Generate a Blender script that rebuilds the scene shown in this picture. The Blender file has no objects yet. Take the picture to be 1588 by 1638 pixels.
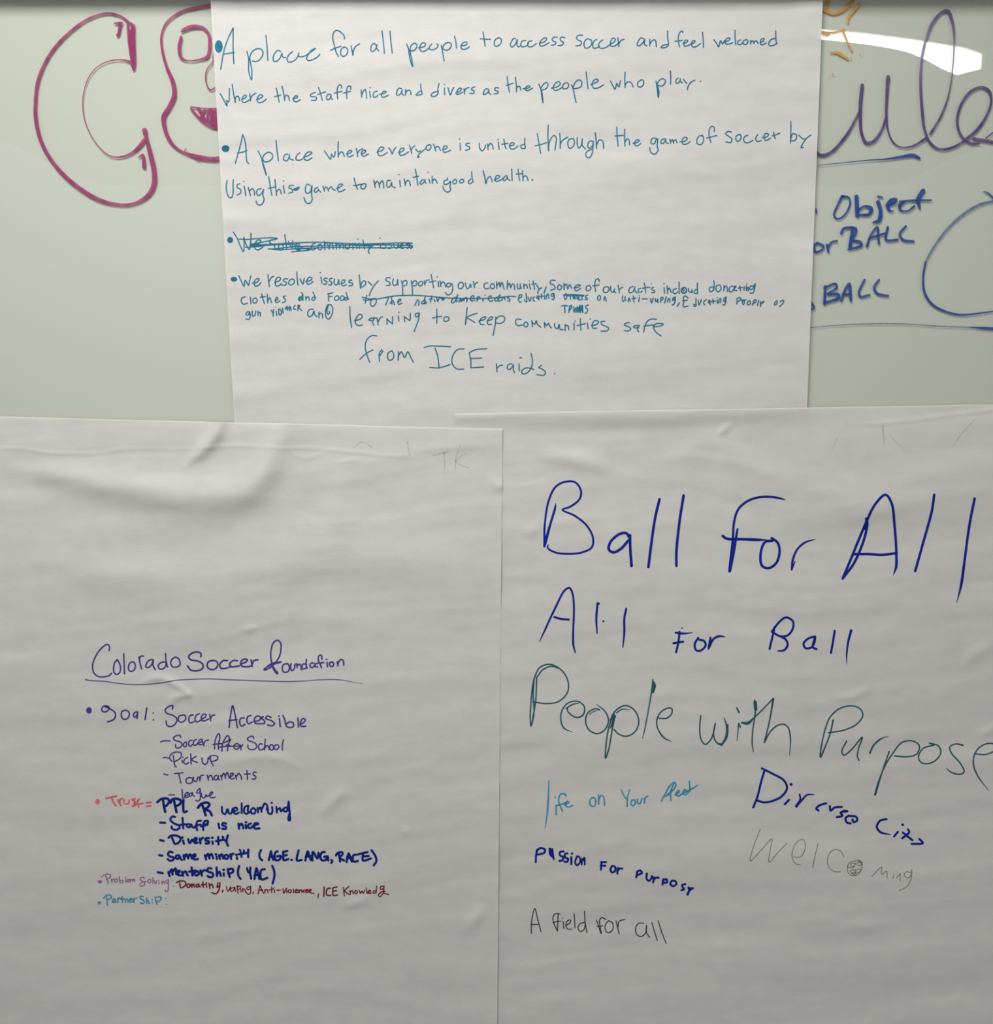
import bpy, math, random
import numpy as np
from mathutils import Vector

# ---------------------------------------------------------------- camera
W, H, F = 1588.0, 1638.0, 1450.0
D = 0.95                       # camera to the board, metres
PITCH = math.radians(8.6)      # looking slightly down
CAM = (0.0, -D, 1.50)
scene = bpy.context.scene
cd = bpy.data.cameras.new('camera')
cd.sensor_fit = 'HORIZONTAL'; cd.sensor_width = 36.0; cd.lens = 36.0 * F / W
cd.clip_start = 0.01
cam = bpy.data.objects.new('camera', cd); scene.collection.objects.link(cam)
cam.location = CAM; cam.rotation_euler = (math.pi / 2 - PITCH, 0, 0)
scene.camera = cam

# ---------------------------------------------------------------- light
world = bpy.data.worlds.new('room_light'); scene.world = world
world.use_nodes = True
bg = world.node_tree.nodes['Background']
bg.inputs[0].default_value = (1.0, 0.985, 0.965, 1); bg.inputs[1].default_value = 0.57

def area(name, loc, target, sx, sy, power, col):
    l = bpy.data.lights.new(name, 'AREA'); l.shape = 'RECTANGLE'; l.size = sx; l.size_y = sy
    l.energy = power; l.color = col
    o = bpy.data.objects.new(name, l); scene.collection.objects.link(o)
    o.location = loc
    d = Vector(target) - Vector(loc)
    o.rotation_euler = d.to_track_quat('-Z', 'Y').to_euler()
    return o
area('ceiling_lamp', (-0.25, -0.86, 2.24), (-0.14, 0.0, 1.36), 0.5, 0.42, 10.2, (1.0, 0.985, 0.96))

vs = scene.view_settings
scene.display_settings.display_device = 'sRGB'
vs.view_transform = 'Standard'; vs.look = 'None'; vs.gamma = 1.0; vs.use_curve_mapping = False
vs.exposure = 0.0

# ---------------------------------------------------------------- helpers
col = scene.collection
def link(o, parent=None):
    col.objects.link(o)
    if parent is not None: o.parent = parent
    return o
def tag(o, label=None, cat=None, group=None, kind=None):
    if label: o['label'] = label
    if cat: o['category'] = cat
    if group: o['group'] = group
    if kind: o['kind'] = kind
    return o
def empty(name, loc=(0, 0, 0)):
    o = bpy.data.objects.new(name, None); o.empty_display_size = 0.05
    o.location = loc
    return link(o)

ct, st = math.cos(PITCH), math.sin(PITCH)
def wall(px, py, h):
    """a point of the board (px, py in the photograph's frame) lifted h metres off the glass"""
    px = np.asarray(px, float); py = np.asarray(py, float)
    u = (px - W / 2) / F; v = (H / 2 - py) / F
    dy = ct + v * st; dz = -st + v * ct
    t = (D - np.asarray(h, float)) / dy
    return np.stack([u * t, -np.broadcast_to(np.asarray(h, float), u.shape), CAM[2] + dz * t], -1)

def mesh(name, verts, faces, mat, parent=None, smooth=True, origin=None):
    v = np.asarray(verts, float)
    og = np.array(origin if origin is not None else (0, 0, 0), float)
    me = bpy.data.meshes.new(name)
    me.from_pydata((v - og).tolist(), [], faces)
    if smooth: me.polygons.foreach_set('use_smooth', [True] * len(me.polygons))
    me.materials.append(mat); me.update()
    o = bpy.data.objects.new(name, me)
    link(o, parent)
    o.location = og if parent is None else og - np.array(parent.location)
    return o

def box(name, x0, x1, y0, y1, z0, z1, mat, parent=None):
    v = [(x, y, z) for x in (x0, x1) for y in (y0, y1) for z in (z0, z1)]
    f = [(0, 1, 3, 2), (4, 6, 7, 5), (0, 4, 5, 1), (2, 3, 7, 6), (0, 2, 6, 4), (1, 5, 7, 3)]
    return mesh(name, v, f, mat, parent, False)

# ---------------------------------------------------------------- materials
def lin(c):
    return [((x / 255) / 12.92 if x / 255 <= 0.04045 else ((x / 255 + 0.055) / 1.055) ** 2.4) for x in c]
def nodes(m):
    m.use_nodes = True
    nt = m.node_tree; nt.nodes.clear()
    return nt, nt.nodes.new, nt.links.new

def simple(name, rgb, rough=0.6):
    m = bpy.data.materials.new(name); nt, N, L = nodes(m)
    b = N('ShaderNodeBsdfPrincipled'); b.inputs['Base Color'].default_value = (*rgb, 1); b.inputs['Roughness'].default_value = rough
    n = N('ShaderNodeTexNoise'); n.inputs['Scale'].default_value = 90
    bp = N('ShaderNodeBump'); bp.inputs['Strength'].default_value = 0.05; bp.inputs['Distance'].default_value = 0.002
    L(n.outputs[0], bp.inputs['Height']); L(bp.outputs[0], b.inputs['Normal'])
    o = N('ShaderNodeOutputMaterial'); L(b.outputs[0], o.inputs[0])
    return m

def paper_mat():
    m = bpy.data.materials.new('newsprint_paper'); nt, N, L = nodes(m)
    tc = N('ShaderNodeTexCoord')
    mp = N('ShaderNodeMapping'); mp.inputs['Scale'].default_value = (0.75, 1, 1.25); L(tc.outputs['Object'], mp.inputs[0])
    n1 = N('ShaderNodeTexNoise'); n1.inputs['Scale'].default_value = 420; n1.inputs['Detail'].default_value = 4; L(mp.outputs[0], n1.inputs['Vector'])
    n2 = N('ShaderNodeTexNoise'); n2.inputs['Scale'].default_value = 60; n2.inputs['Detail'].default_value = 5; L(mp.outputs[0], n2.inputs['Vector'])
    ad = N('ShaderNodeMath'); ad.operation = 'MULTIPLY_ADD'; ad.inputs[1].default_value = 2.2; L(n2.outputs[0], ad.inputs[0]); L(n1.outputs[0], ad.inputs[2])
    bp = N('ShaderNodeBump'); bp.inputs['Strength'].default_value = 0.5; bp.inputs['Distance'].default_value = 0.0003
    L(ad.outputs[0], bp.inputs['Height'])
    cr = N('ShaderNodeValToRGB')
    cr.color_ramp.elements[0].position = 0.3; cr.color_ramp.elements[0].color = (0.76, 0.745, 0.725, 1)
    cr.color_ramp.elements[1].position = 0.7; cr.color_ramp.elements[1].color = (0.795, 0.79, 0.76, 1)
    L(n2.outputs[0], cr.inputs[0])
    d = N('ShaderNodeBsdfDiffuse'); d.inputs['Roughness'].default_value = 0.3
    L(cr.outputs[0], d.inputs[0]); L(bp.outputs[0], d.inputs['Normal'])
    g = N('ShaderNodeBsdfGlossy'); g.inputs['Roughness'].default_value = 0.55; g.inputs[0].default_value = (0.6, 0.6, 0.6, 1); L(bp.outputs[0], g.inputs['Normal'])
    mx = N('ShaderNodeMixShader'); mx.inputs[0].default_value = 0.03; L(d.outputs[0], mx.inputs[1]); L(g.outputs[0], mx.inputs[2])
    t = N('ShaderNodeBsdfTransparent')
    m2 = N('ShaderNodeMixShader'); m2.inputs[0].default_value = 0.09; L(mx.outputs[0], m2.inputs[1]); L(t.outputs[0], m2.inputs[2])
    o = N('ShaderNodeOutputMaterial'); L(m2.outputs[0], o.inputs[0])
    return m

def ink_mat(name, rgb, edge=0.75, sheer=0.0, streak=0.0, gain=1.35):
    """marker ink: rgb as seen on white paper; pooled darker at the rim of the stroke; sheer = how much shows through"""
    m = bpy.data.materials.new(name); nt, N, L = nodes(m)
    c = [min(0.9, x * gain) for x in lin(rgb)]
    at = N('ShaderNodeAttribute'); at.attribute_name = 'rim'
    tc = N('ShaderNodeTexCoord')
    nz = N('ShaderNodeTexNoise'); nz.inputs['Scale'].default_value = 130; nz.inputs['Detail'].default_value = 3; L(tc.outputs['Object'], nz.inputs['Vector'])
    mc = N('ShaderNodeMix'); mc.data_type = 'RGBA'
    mc.inputs['A'].default_value = (*c, 1); mc.inputs['B'].default_value = (*[x * edge for x in c], 1)
    L(at.outputs['Fac'], mc.inputs['Factor'])
    hs = N('ShaderNodeMix'); hs.data_type = 'RGBA'; hs.blend_type = 'MULTIPLY'
    mr = N('ShaderNodeMapRange'); mr.inputs[1].default_value = 0.3; mr.inputs[2].default_value = 0.7; mr.inputs[3].default_value = 0.72; mr.inputs[4].default_value = 1.2
    L(nz.outputs[0], mr.inputs[0]); hs.inputs['Factor'].default_value = 1.0
    L(mc.outputs['Result'], hs.inputs['A']); L(mr.outputs[0], hs.inputs['B'])
    b = N('ShaderNodeBsdfPrincipled'); b.inputs['Roughness'].default_value = 0.12 if sheer > 0 else 0.6; b.inputs['Specular IOR Level'].default_value = 0.5 if sheer > 0 else 0.15
    L(hs.outputs['Result'], b.inputs['Base Color'])
    o = N('ShaderNodeOutputMaterial')
    if sheer > 0:
        t = N('ShaderNodeBsdfTransparent'); t.inputs[0].default_value = (*[min(1, x * 0.8 + 0.42) for x in c], 1) if sheer < 0.8 else (1, 1, 1, 1)
        mx = N('ShaderNodeMixShader')
        m2 = N('ShaderNodeMapRange'); m2.inputs[1].default_value = 0.35; m2.inputs[2].default_value = 0.65
        m2.inputs[3].default_value = max(0, sheer - streak); m2.inputs[4].default_value = min(1, sheer + streak)
        L(nz.outputs[0], m2.inputs[0]); L(m2.outputs[0], mx.inputs[0])
        L(b.outputs[0], mx.inputs[1]); L(t.outputs[0], mx.inputs[2]); L(mx.outputs[0], o.inputs[0])
    else:
        L(b.outputs[0], o.inputs[0])
    return m

def glass_mat():
    m = bpy.data.materials.new('board_glass'); nt, N, L = nodes(m)
    t = N('ShaderNodeBsdfTransparent'); t.inputs[0].default_value = (0.965, 0.985, 0.955, 1)
    g = N('ShaderNodeBsdfGlossy'); g.inputs['Roughness'].default_value = 0.0
    lw = N('ShaderNodeLayerWeight'); lw.inputs[0].default_value = 0.5
    p = N('ShaderNodeMath'); p.operation = 'POWER'; p.inputs[1].default_value = 5; L(lw.outputs['Facing'], p.inputs[0])
    a = N('ShaderNodeMath'); a.operation = 'MULTIPLY_ADD'; a.inputs[1].default_value = 0.9; a.inputs[2].default_value = 0.04; L(p.outputs[0], a.inputs[0])
    mx = N('ShaderNodeMixShader'); L(a.outputs[0], mx.inputs[0]); L(t.outputs[0], mx.inputs[1]); L(g.outputs[0], mx.inputs[2])
    o = N('ShaderNodeOutputMaterial'); L(mx.outputs[0], o.inputs[0])
    return m

M_PAPER = paper_mat(); M_GLASS = glass_mat()
M_BACK = simple('pale_green_backing', (0.705, 0.69, 0.68), 0.8)
M_FRAME = simple('brushed_aluminium', (0.42, 0.42, 0.42), 0.4)
M_WALL = simple('painted_wall', (0.62, 0.61, 0.58), 0.9)
M_CEIL = simple('ceiling_paint', (0.55, 0.55, 0.53), 0.9)
INK = {
 'teal': ink_mat('teal_ink', (28, 102, 130)),
 'violet': ink_mat('violet_ink', (66, 56, 130)),
 'royal': ink_mat('royal_blue_ink', (8, 34, 122)),
 'navy': ink_mat('blue_ink', (8, 32, 134), 0.45),
 'darkteal': ink_mat('dark_teal_ink', (34, 84, 98), 0.6),
 'sky': ink_mat('sky_blue_ink', (62, 140, 172)),
 'black': ink_mat('black_ink', (48, 54, 54)),
 'grey': ink_mat('pencil_grey', (112, 108, 102)),
 'rose': ink_mat('rose_ink', (205, 105, 112), 0.9),
 'plum': ink_mat('plum_ink', (140, 96, 140), 0.9),
 'maroon': ink_mat('maroon_ink', (112, 24, 38)),
 'magenta': ink_mat('magenta_board_ink', (145, 60, 104), 0.85, 0.2, 0.2),
 'orange': ink_mat('orange_board_ink', (186, 132, 34), 0.85, 0.18, 0.15),
 'purple': ink_mat('purple_board_ink', (82, 60, 118), 0.8, 0.28, 0.26),
 'blue': ink_mat('blue_board_ink', (10, 64, 136), 0.8, 0.16, 0.16),
 'faintblue': ink_mat('faint_blue_board_ink', (84, 110, 145), 0.9, 0.55, 0.2),
 'ghost': ink_mat('bleed_through_ink', (120, 118, 124), 1.0, 0.86, 0.08),
 'dark': ink_mat('dark_board_ink', (40, 44, 50), 0.9, 0.1, 0.05),
}
INKNAME = {'teal': 'teal marker', 'violet': 'violet marker', 'royal': 'thick royal blue marker', 'navy': 'dark blue marker',
 'darkteal': 'dark teal marker', 'sky': 'light blue marker', 'black': 'thin black marker', 'grey': 'faint grey pencil', 'rose': 'pale red marker',
 'plum': 'pale plum marker', 'maroon': 'maroon marker', 'magenta': 'magenta marker', 'orange': 'orange marker', 'purple': 'purple marker',
 'blue': 'blue marker', 'faintblue': 'faint blue marker', 'dark': 'dark marker', 'ghost': 'faint grey bleed-through ink'}

# ---------------------------------------------------------------- paper relief (metres above the glass)
def vnoise(x, y, seed):
    xi = np.floor(x).astype(np.int64); yi = np.floor(y).astype(np.int64)
    fx = x - xi; fy = y - yi
    fx = fx * fx * fx * (fx * (fx * 6 - 15) + 10); fy = fy * fy * fy * (fy * (fy * 6 - 15) + 10)
    def hsh(a, b):
        n = (a * 374761393 + b * 668265263 + seed * 982451653) & 0xffffffff
        n = ((n ^ (n >> 13)) * 1274126177) & 0xffffffff
        n = n ^ (n >> 16)
        return (n & 0xffff) / 32767.5 - 1.0
    a = hsh(xi, yi); b = hsh(xi + 1, yi); c = hsh(xi, yi + 1); d = hsh(xi + 1, yi + 1)
    return (a + (b - a) * fx) * (1 - fy) + (c + (d - c) * fx) * fy
def sstep(a, b, x):
    t = np.clip((x - a) / (b - a), 0, 1); return t * t * (3 - 2 * t)
def ridge(x, y, pts, one_sided=False):
    """bulge along a line; pts = (x, y, height mm, half width px)"""
    best = np.full(x.shape, 0.0)
    P = np.array(pts, float)
    # densify
    Q = []
    for i in range(len(P) - 1):
        p0 = P[max(i - 1, 0)]; p1 = P[i]; p2 = P[i + 1]; p3 = P[min(i + 2, len(P) - 1)]
        for t in np.linspace(0, 1, 8, endpoint=False):
            Q.append(0.5 * ((2 * p1) + (-p0 + p2) * t + (2 * p0 - 5 * p1 + 4 * p2 - p3) * t * t + (-p0 + 3 * p1 - 3 * p2 + p3) * t ** 3))
    Q.append(P[-1]); Q = np.array(Q)
    dmin = np.full(x.shape, 1e9); hh = np.zeros(x.shape); ww = np.ones(x.shape)
    for i in range(len(Q) - 1):
        a = Q[i]; b = Q[i + 1]
        dx, dy = b[0] - a[0], b[1] - a[1]; L2 = dx * dx + dy * dy + 1e-9
        t = np.clip(((x - a[0]) * dx + (y - a[1]) * dy) / L2, 0, 1)
        d2 = (x - a[0] - t * dx) ** 2 + (y - a[1] - t * dy) ** 2
        m = d2 < dmin
        dmin = np.where(m, d2, dmin); hh = np.where(m, a[2] + (b[2] - a[2]) * t, hh); ww = np.where(m, a[3] + (b[3] - a[3]) * t, ww)
    return hh * np.exp(-dmin / (2 * np.maximum(ww, 0.3) ** 2))

def ripples(x, y, seed, k=1.0):
    w = x + 60 * vnoise(x / 300, y / 300, seed + 9)
    v = y + 25 * vnoise(x / 260, y / 200, seed + 5) + 0.05 * x
    h = 1.25 * vnoise(w / 330, v / 62, seed) + 0.95 * vnoise(w / 190, v / 31, seed + 1) + 0.34 * vnoise(w / 80, v / 16, seed + 2)
    h += 0.7 * vnoise(x / 260, y / 240, seed + 3) + 0.06 * vnoise(w / 34, v / 9, seed + 4)
    n = vnoise(w / 190 + 3, v / 46, seed + 6); q = 1.2 - np.sqrt(n * n + 0.04)     # soft creases
    h += 0.45 * q * q * q * np.clip(0.5 + vnoise(x / 210, y / 90, seed + 8), 0, 1)
    n = vnoise(w / 75 + 7, v / 26, seed + 7); q = 1.1 - np.sqrt(n * n + 0.012)
    h += 0.09 * q ** 5 * np.clip(0.3 + 1.2 * vnoise(x / 130, y / 70, seed + 12), 0, 1)
    return k * h
RK = 2.8
TOP_R = [
 [(1080, 650, 0, 20), (1180, 628, 0.8, 20), (1310, 618, 1.0, 20)],
 [(700, 110, 0, 20), (900, 100, 0.7, 22), (1060, 90, 0.5, 24), (1250, 70, 0, 20)],
 [(880, 290, 0, 22), (1050, 265, 0.8, 26), (1300, 240, 1.0, 26)],
 [(360, 352, 0.8, 12), (450, 345, 0.1, 14)],
 [(378, 632, 0.9, 14), (460, 628, 0.1, 12)],
 [(1120, 350, 0, 14), (1250, 340, 0.3, 14), (1310, 330, 0.3, 14)],
]
LEFT_R = [
 [(25, 752, 0.2, 10), (110, 764, 2.4, 14), (210, 782, 3.3, 19), (310, 797, 3.8, 22), (380, 790, 4.0, 22), (420, 757, 3.9, 18), (438, 715, 3.0, 18), (452, 678, 2.0, 20)],
 [(352, 668, 2.6, 9), (344, 695, 2.8, 9), (324, 720, 2.3, 8), (298, 744, 0.3, 5)],
 [(45, 890, 0, 12), (120, 906, 1.4, 22), (230, 928, 1.6, 26), (350, 934, 1.8, 32), (460, 905, 2.0, 32), (530, 855, 1.6, 26), (543, 800, 1.4, 16), (548, 750, 0.5, 14)],
 [(480, 900, 0, 26), (600, 890, 1.2, 30), (740, 915, 0.9, 26), (820, 925, 0.4, 20)],
 [(180, 985, 0, 20), (300, 1000, 1.1, 26), (440, 985, 0.7, 22), (640, 1000, 0.9, 22), (800, 985, 0.3, 18)],
 [(0, 717, 0.28, 1.6), (40, 718, 0.28, 1.5), (80, 725, 0.3, 1.6), (160, 725, 0.3, 1.5), (200, 718, 0.3, 1.6), (300, 718, 0.25, 1.6), (380, 713, 0.3, 1.6), (450, 717, 0.3, 1.6), (500, 717, 0.3, 1.6), (570, 724, 0.28, 1.6), (640, 730, 0.2, 1.6), (690, 731, 0, 1.6)],
 [(460, 720, 0, 1.6), (485, 733, 0.25, 1.8), (520, 724, 0.1, 1.6)],
 [(518, 742, 0, 1.5), (560, 737, 0.3, 1.8), (590, 736, 0, 1.8)],
 [(780, 765, 0, 6), (800, 778, 0.8, 6)],
 [(222, 1095, 0, 2.5), (245, 1085, 0.8, 4), (268, 1088, 1.0, 4.5), (302, 1110, 0.6, 3)],
 [(302, 1112, 0.6, 3), (278, 1118, 0.8, 5), (255, 1148, 0, 7)],
 [(380, 1008, 0, 3), (400, 1006, 0.6, 4), (412, 1001, 0, 3)],
 [(566, 1262, 0.0, 7), (545, 1272, 0.9, 8), (525, 1290, 0.9, 7), (512, 1310, 0, 6)],
 [(640, 1320, 0, 3), (648, 1330, 0.5, 5), (652, 1340, 0, 3)],
 [(350, 1225, 0, 4), (400, 1212, 0.35, 5), (450, 1214, 0.35, 5), (490, 1235, 0, 4)],
 [(540, 1452, 0, 4), (570, 1444, 0.7, 6), (600, 1430, 0, 5)],
 [(775, 1445, 0, 5), (760, 1470, 0.9, 7), (735, 1500, 0, 8)],
]
RIGHT_R = [
 [(860, 726, 0, 8), (910, 734, 1.3, 10), (955, 744, 1.1, 10), (985, 760, 0, 6)],
 [(1148, 696, 0, 3), (1158, 688, 0.8, 4), (1172, 676, 0, 3)],
 [(700, 666, 0.9, 8), (800, 662, 1.5, 11), (900, 658, 2.1, 15), (1100, 654, 2.2, 17), (1240, 650, 1.5, 16), (1320, 646, 0, 14)],
 [(1060, 730, 0, 14), (1140, 712, 1.1, 14), (1190, 735, 1.0, 16), (1240, 765, 0.5, 14)],
 [(1400, 735, 0, 20), (1500, 755, 0.9, 20), (1600, 740, 0.8, 22)],
 [(1150, 770, 0, 18), (1260, 775, 0.9, 20), (1400, 800, 1.1, 22), (1590, 790, 0.8, 22)],
 [(1340, 680, 0, 2.0), (1420, 676, 0.3, 1.8), (1490, 668, 0.4, 2.0), (1590, 655, 0.4, 2.2)],
 [(1530, 1075, 0, 6), (1555, 1050, 0.6, 7), (1590, 1030, 0.4, 8)],
 [(1330, 1118, 0, 3), (1365, 1114, 0.6, 5), (1395, 1100, 0, 3)],
 [(1560, 1175, 0, 5), (1580, 1170, 0.8, 5), (1600, 1155, 0, 5)],
 [(830, 855, 0, 6), (850, 850, 0.6, 6), (866, 848, 0, 4)],
 [(960, 1420, 0, 18), (1150, 1370, 0.7, 22), (1400, 1390, 0.6, 22)],
]
def h_top(x, y):
    h = ripples(x, y, 11, 0.8)
    for r in TOP_R: h = h + RK * ridge(x, y, r)
    h = h * (1 - sstep(655, 700, y))
    h = h + 2.6 * sstep(1235, 1312, x) * (1 - sstep(470, 640, y)) + 1.1 * (1 - sstep(340, 385, x)) * (1 - sstep(560, 660, y))
    return np.maximum(2.1 + h, 0.3) * 0.001
def h_right(x, y):
    h = ripples(x, y, 31, 0.95) * sstep(700, 830, x)
    for r in RIGHT_R: h = h + RK * ridge(x, y, r)
    h = h + 0.6 * sstep(1000, 1640, y)
    h = np.maximum(3.6 + h, 2.6)
    lower = h_top(x, y) * 1000 + 0.45
    near = 1 - sstep(690, 730, y)
    return np.where(near > 0, np.maximum(h, lower), h) * 0.001
def h_left(x, y):
    h = ripples(x, y, 57, 0.85)
    for r in LEFT_R: h = h + RK * ridge(x, y, r)
    h = h + 3.2 * sstep(1000, 1600, y) * sstep(690, 800, x)
    h = np.maximum(5.0 + h, 3.0)
    lo = np.where(x > 700, h_right(x, y), 0) * 1000 + 0.4
    return np.maximum(h, lo) * 0.001

# ---------------------------------------------------------------- sheets
def sheet_mesh(name, corners, hf, parent, step=3.0):
    """corners: tl, tr, br, bl; a single sheet whose cut top edge rolls back to the board"""
    tl, tr, br, bl = [np.array(c, float) for c in corners]
    wid = np.linalg.norm(tr - tl); hei = np.linalg.norm(bl - tl)
    us = np.linspace(0, 1, int(wid / step) + 1)
    vv = [0, 0.7 / hei, 1.6 / hei] + list(np.linspace(3.0 / hei, 1, int(hei / step) + 1))
    vv = np.array(vv)
    U, V = np.meshgrid(us, vv)
    P = ((1 - U)[..., None] * tl + U[..., None] * tr) * (1 - V)[..., None] + ((1 - U)[..., None] * bl + U[..., None] * br) * V[..., None]
    X, Y = P[..., 0], P[..., 1]
    Y = Y + 0.5 * vnoise(X / 90, X * 0, 3)         # the torn perforation is not quite straight
    h = hf(X, Y)
    dpx = V * hei
    h = h - np.where(dpx < 1.5, (1 - dpx / 1.5) * 0.00055, 0)
    pts = wall(X, Y, h).reshape(-1, 3)
    n, m = U.shape
    idx = np.arange(n * m).reshape(n, m)
    f = np.stack([idx[:-1, :-1], idx[1:, :-1], idx[1:, 1:], idx[:-1, 1:]], -1).reshape(-1, 4)
    og = np.array(parent.location)
    me = bpy.data.meshes.new(name)
    me.vertices.add(len(pts)); me.vertices.foreach_set('co', (pts - og).astype(np.float32).ravel())
    me.loops.add(f.size); me.loops.foreach_set('vertex_index', f.astype(np.int32).ravel())
    me.polygons.add(len(f)); me.polygons.foreach_set('loop_start', np.arange(0, f.size, 4, dtype=np.int32))
    me.polygons.foreach_set('use_smooth', np.ones(len(f), bool))
    me.update(calc_edges=True)
    me.materials.append(M_PAPER)
    return link(bpy.data.objects.new(name, me), parent)

# ---------------------------------------------------------------- structure
tag(box('wall_back', -2.6, 2.6, 0.012, 0.10, 0.0, 2.72, M_WALL), kind='structure')
tag(box('ceiling', -2.6, 2.6, -5.2, 0.10, 2.72, 2.78, M_CEIL), kind='structure')
tag(box('floor', -2.6, 2.6, -5.2, 0.10, -0.05, 0.0, simple('grey_carpet', (0.16, 0.16, 0.17), 0.95)), kind='structure')

# glass board on the wall
board = empty('whiteboard', (0, 0, 0.39))
tag(board, 'large pale green glass whiteboard covered in drawings, behind all three paper sheets', 'whiteboard')
ztop = float(wall(794, -3, 0)[2])



box('backing', -1.15, 1.15, 0.0024, 0.0115, 0.42, ztop + 0.02, M_BACK, board)
box('glass_pane', -1.15, 1.15, 0.0, 0.0022, 0.42, ztop + 0.02, M_GLASS, board)
box('top_rail', -1.17, 1.17, -0.021, 0.0118, ztop, ztop + 0.045, M_FRAME, board)
box('bottom_rail', -1.17, 1.17, -0.012, 0.0118, 0.39, 0.425, M_FRAME, board)

GROUP = 'flip chart sheets hung on the glass whiteboard'
def new_sheet(px, py, label):
    p = wall(px, py, 0.0)
    return tag(empty('flip_chart_sheet', tuple(float(a) for a in p)), label, 'paper sheet', GROUP)
S = {
 'top': new_sheet(827, 0, 'white flip chart sheet with small teal handwriting, uppermost, behind the two lower sheets'),
 'right': new_sheet(1200, 655, 'white flip chart sheet with large dark blue and teal slogans, lower right'),
 'left': new_sheet(400, 680, 'white creased flip chart sheet with a violet underlined heading and list, lower left'),
 'board': board,
}
HF = {'top': h_top, 'left': h_left, 'right': h_right, 'board': lambda x, y: np.zeros_like(x)}
sheet_mesh('paper', [(336.5, -2), (1316, -2), (1271.5, 1150), (402, 1150)], h_top, S['top'])
sheet_mesh('paper', [(728, 661.5), (1700, 645), (1668, 1780), (742, 1780)], h_right, S['right'])
sheet_mesh('paper', [(-165, 662), (803.5, 686), (793.5, 1800), (-120, 1800)], h_left, S['left'])

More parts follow.
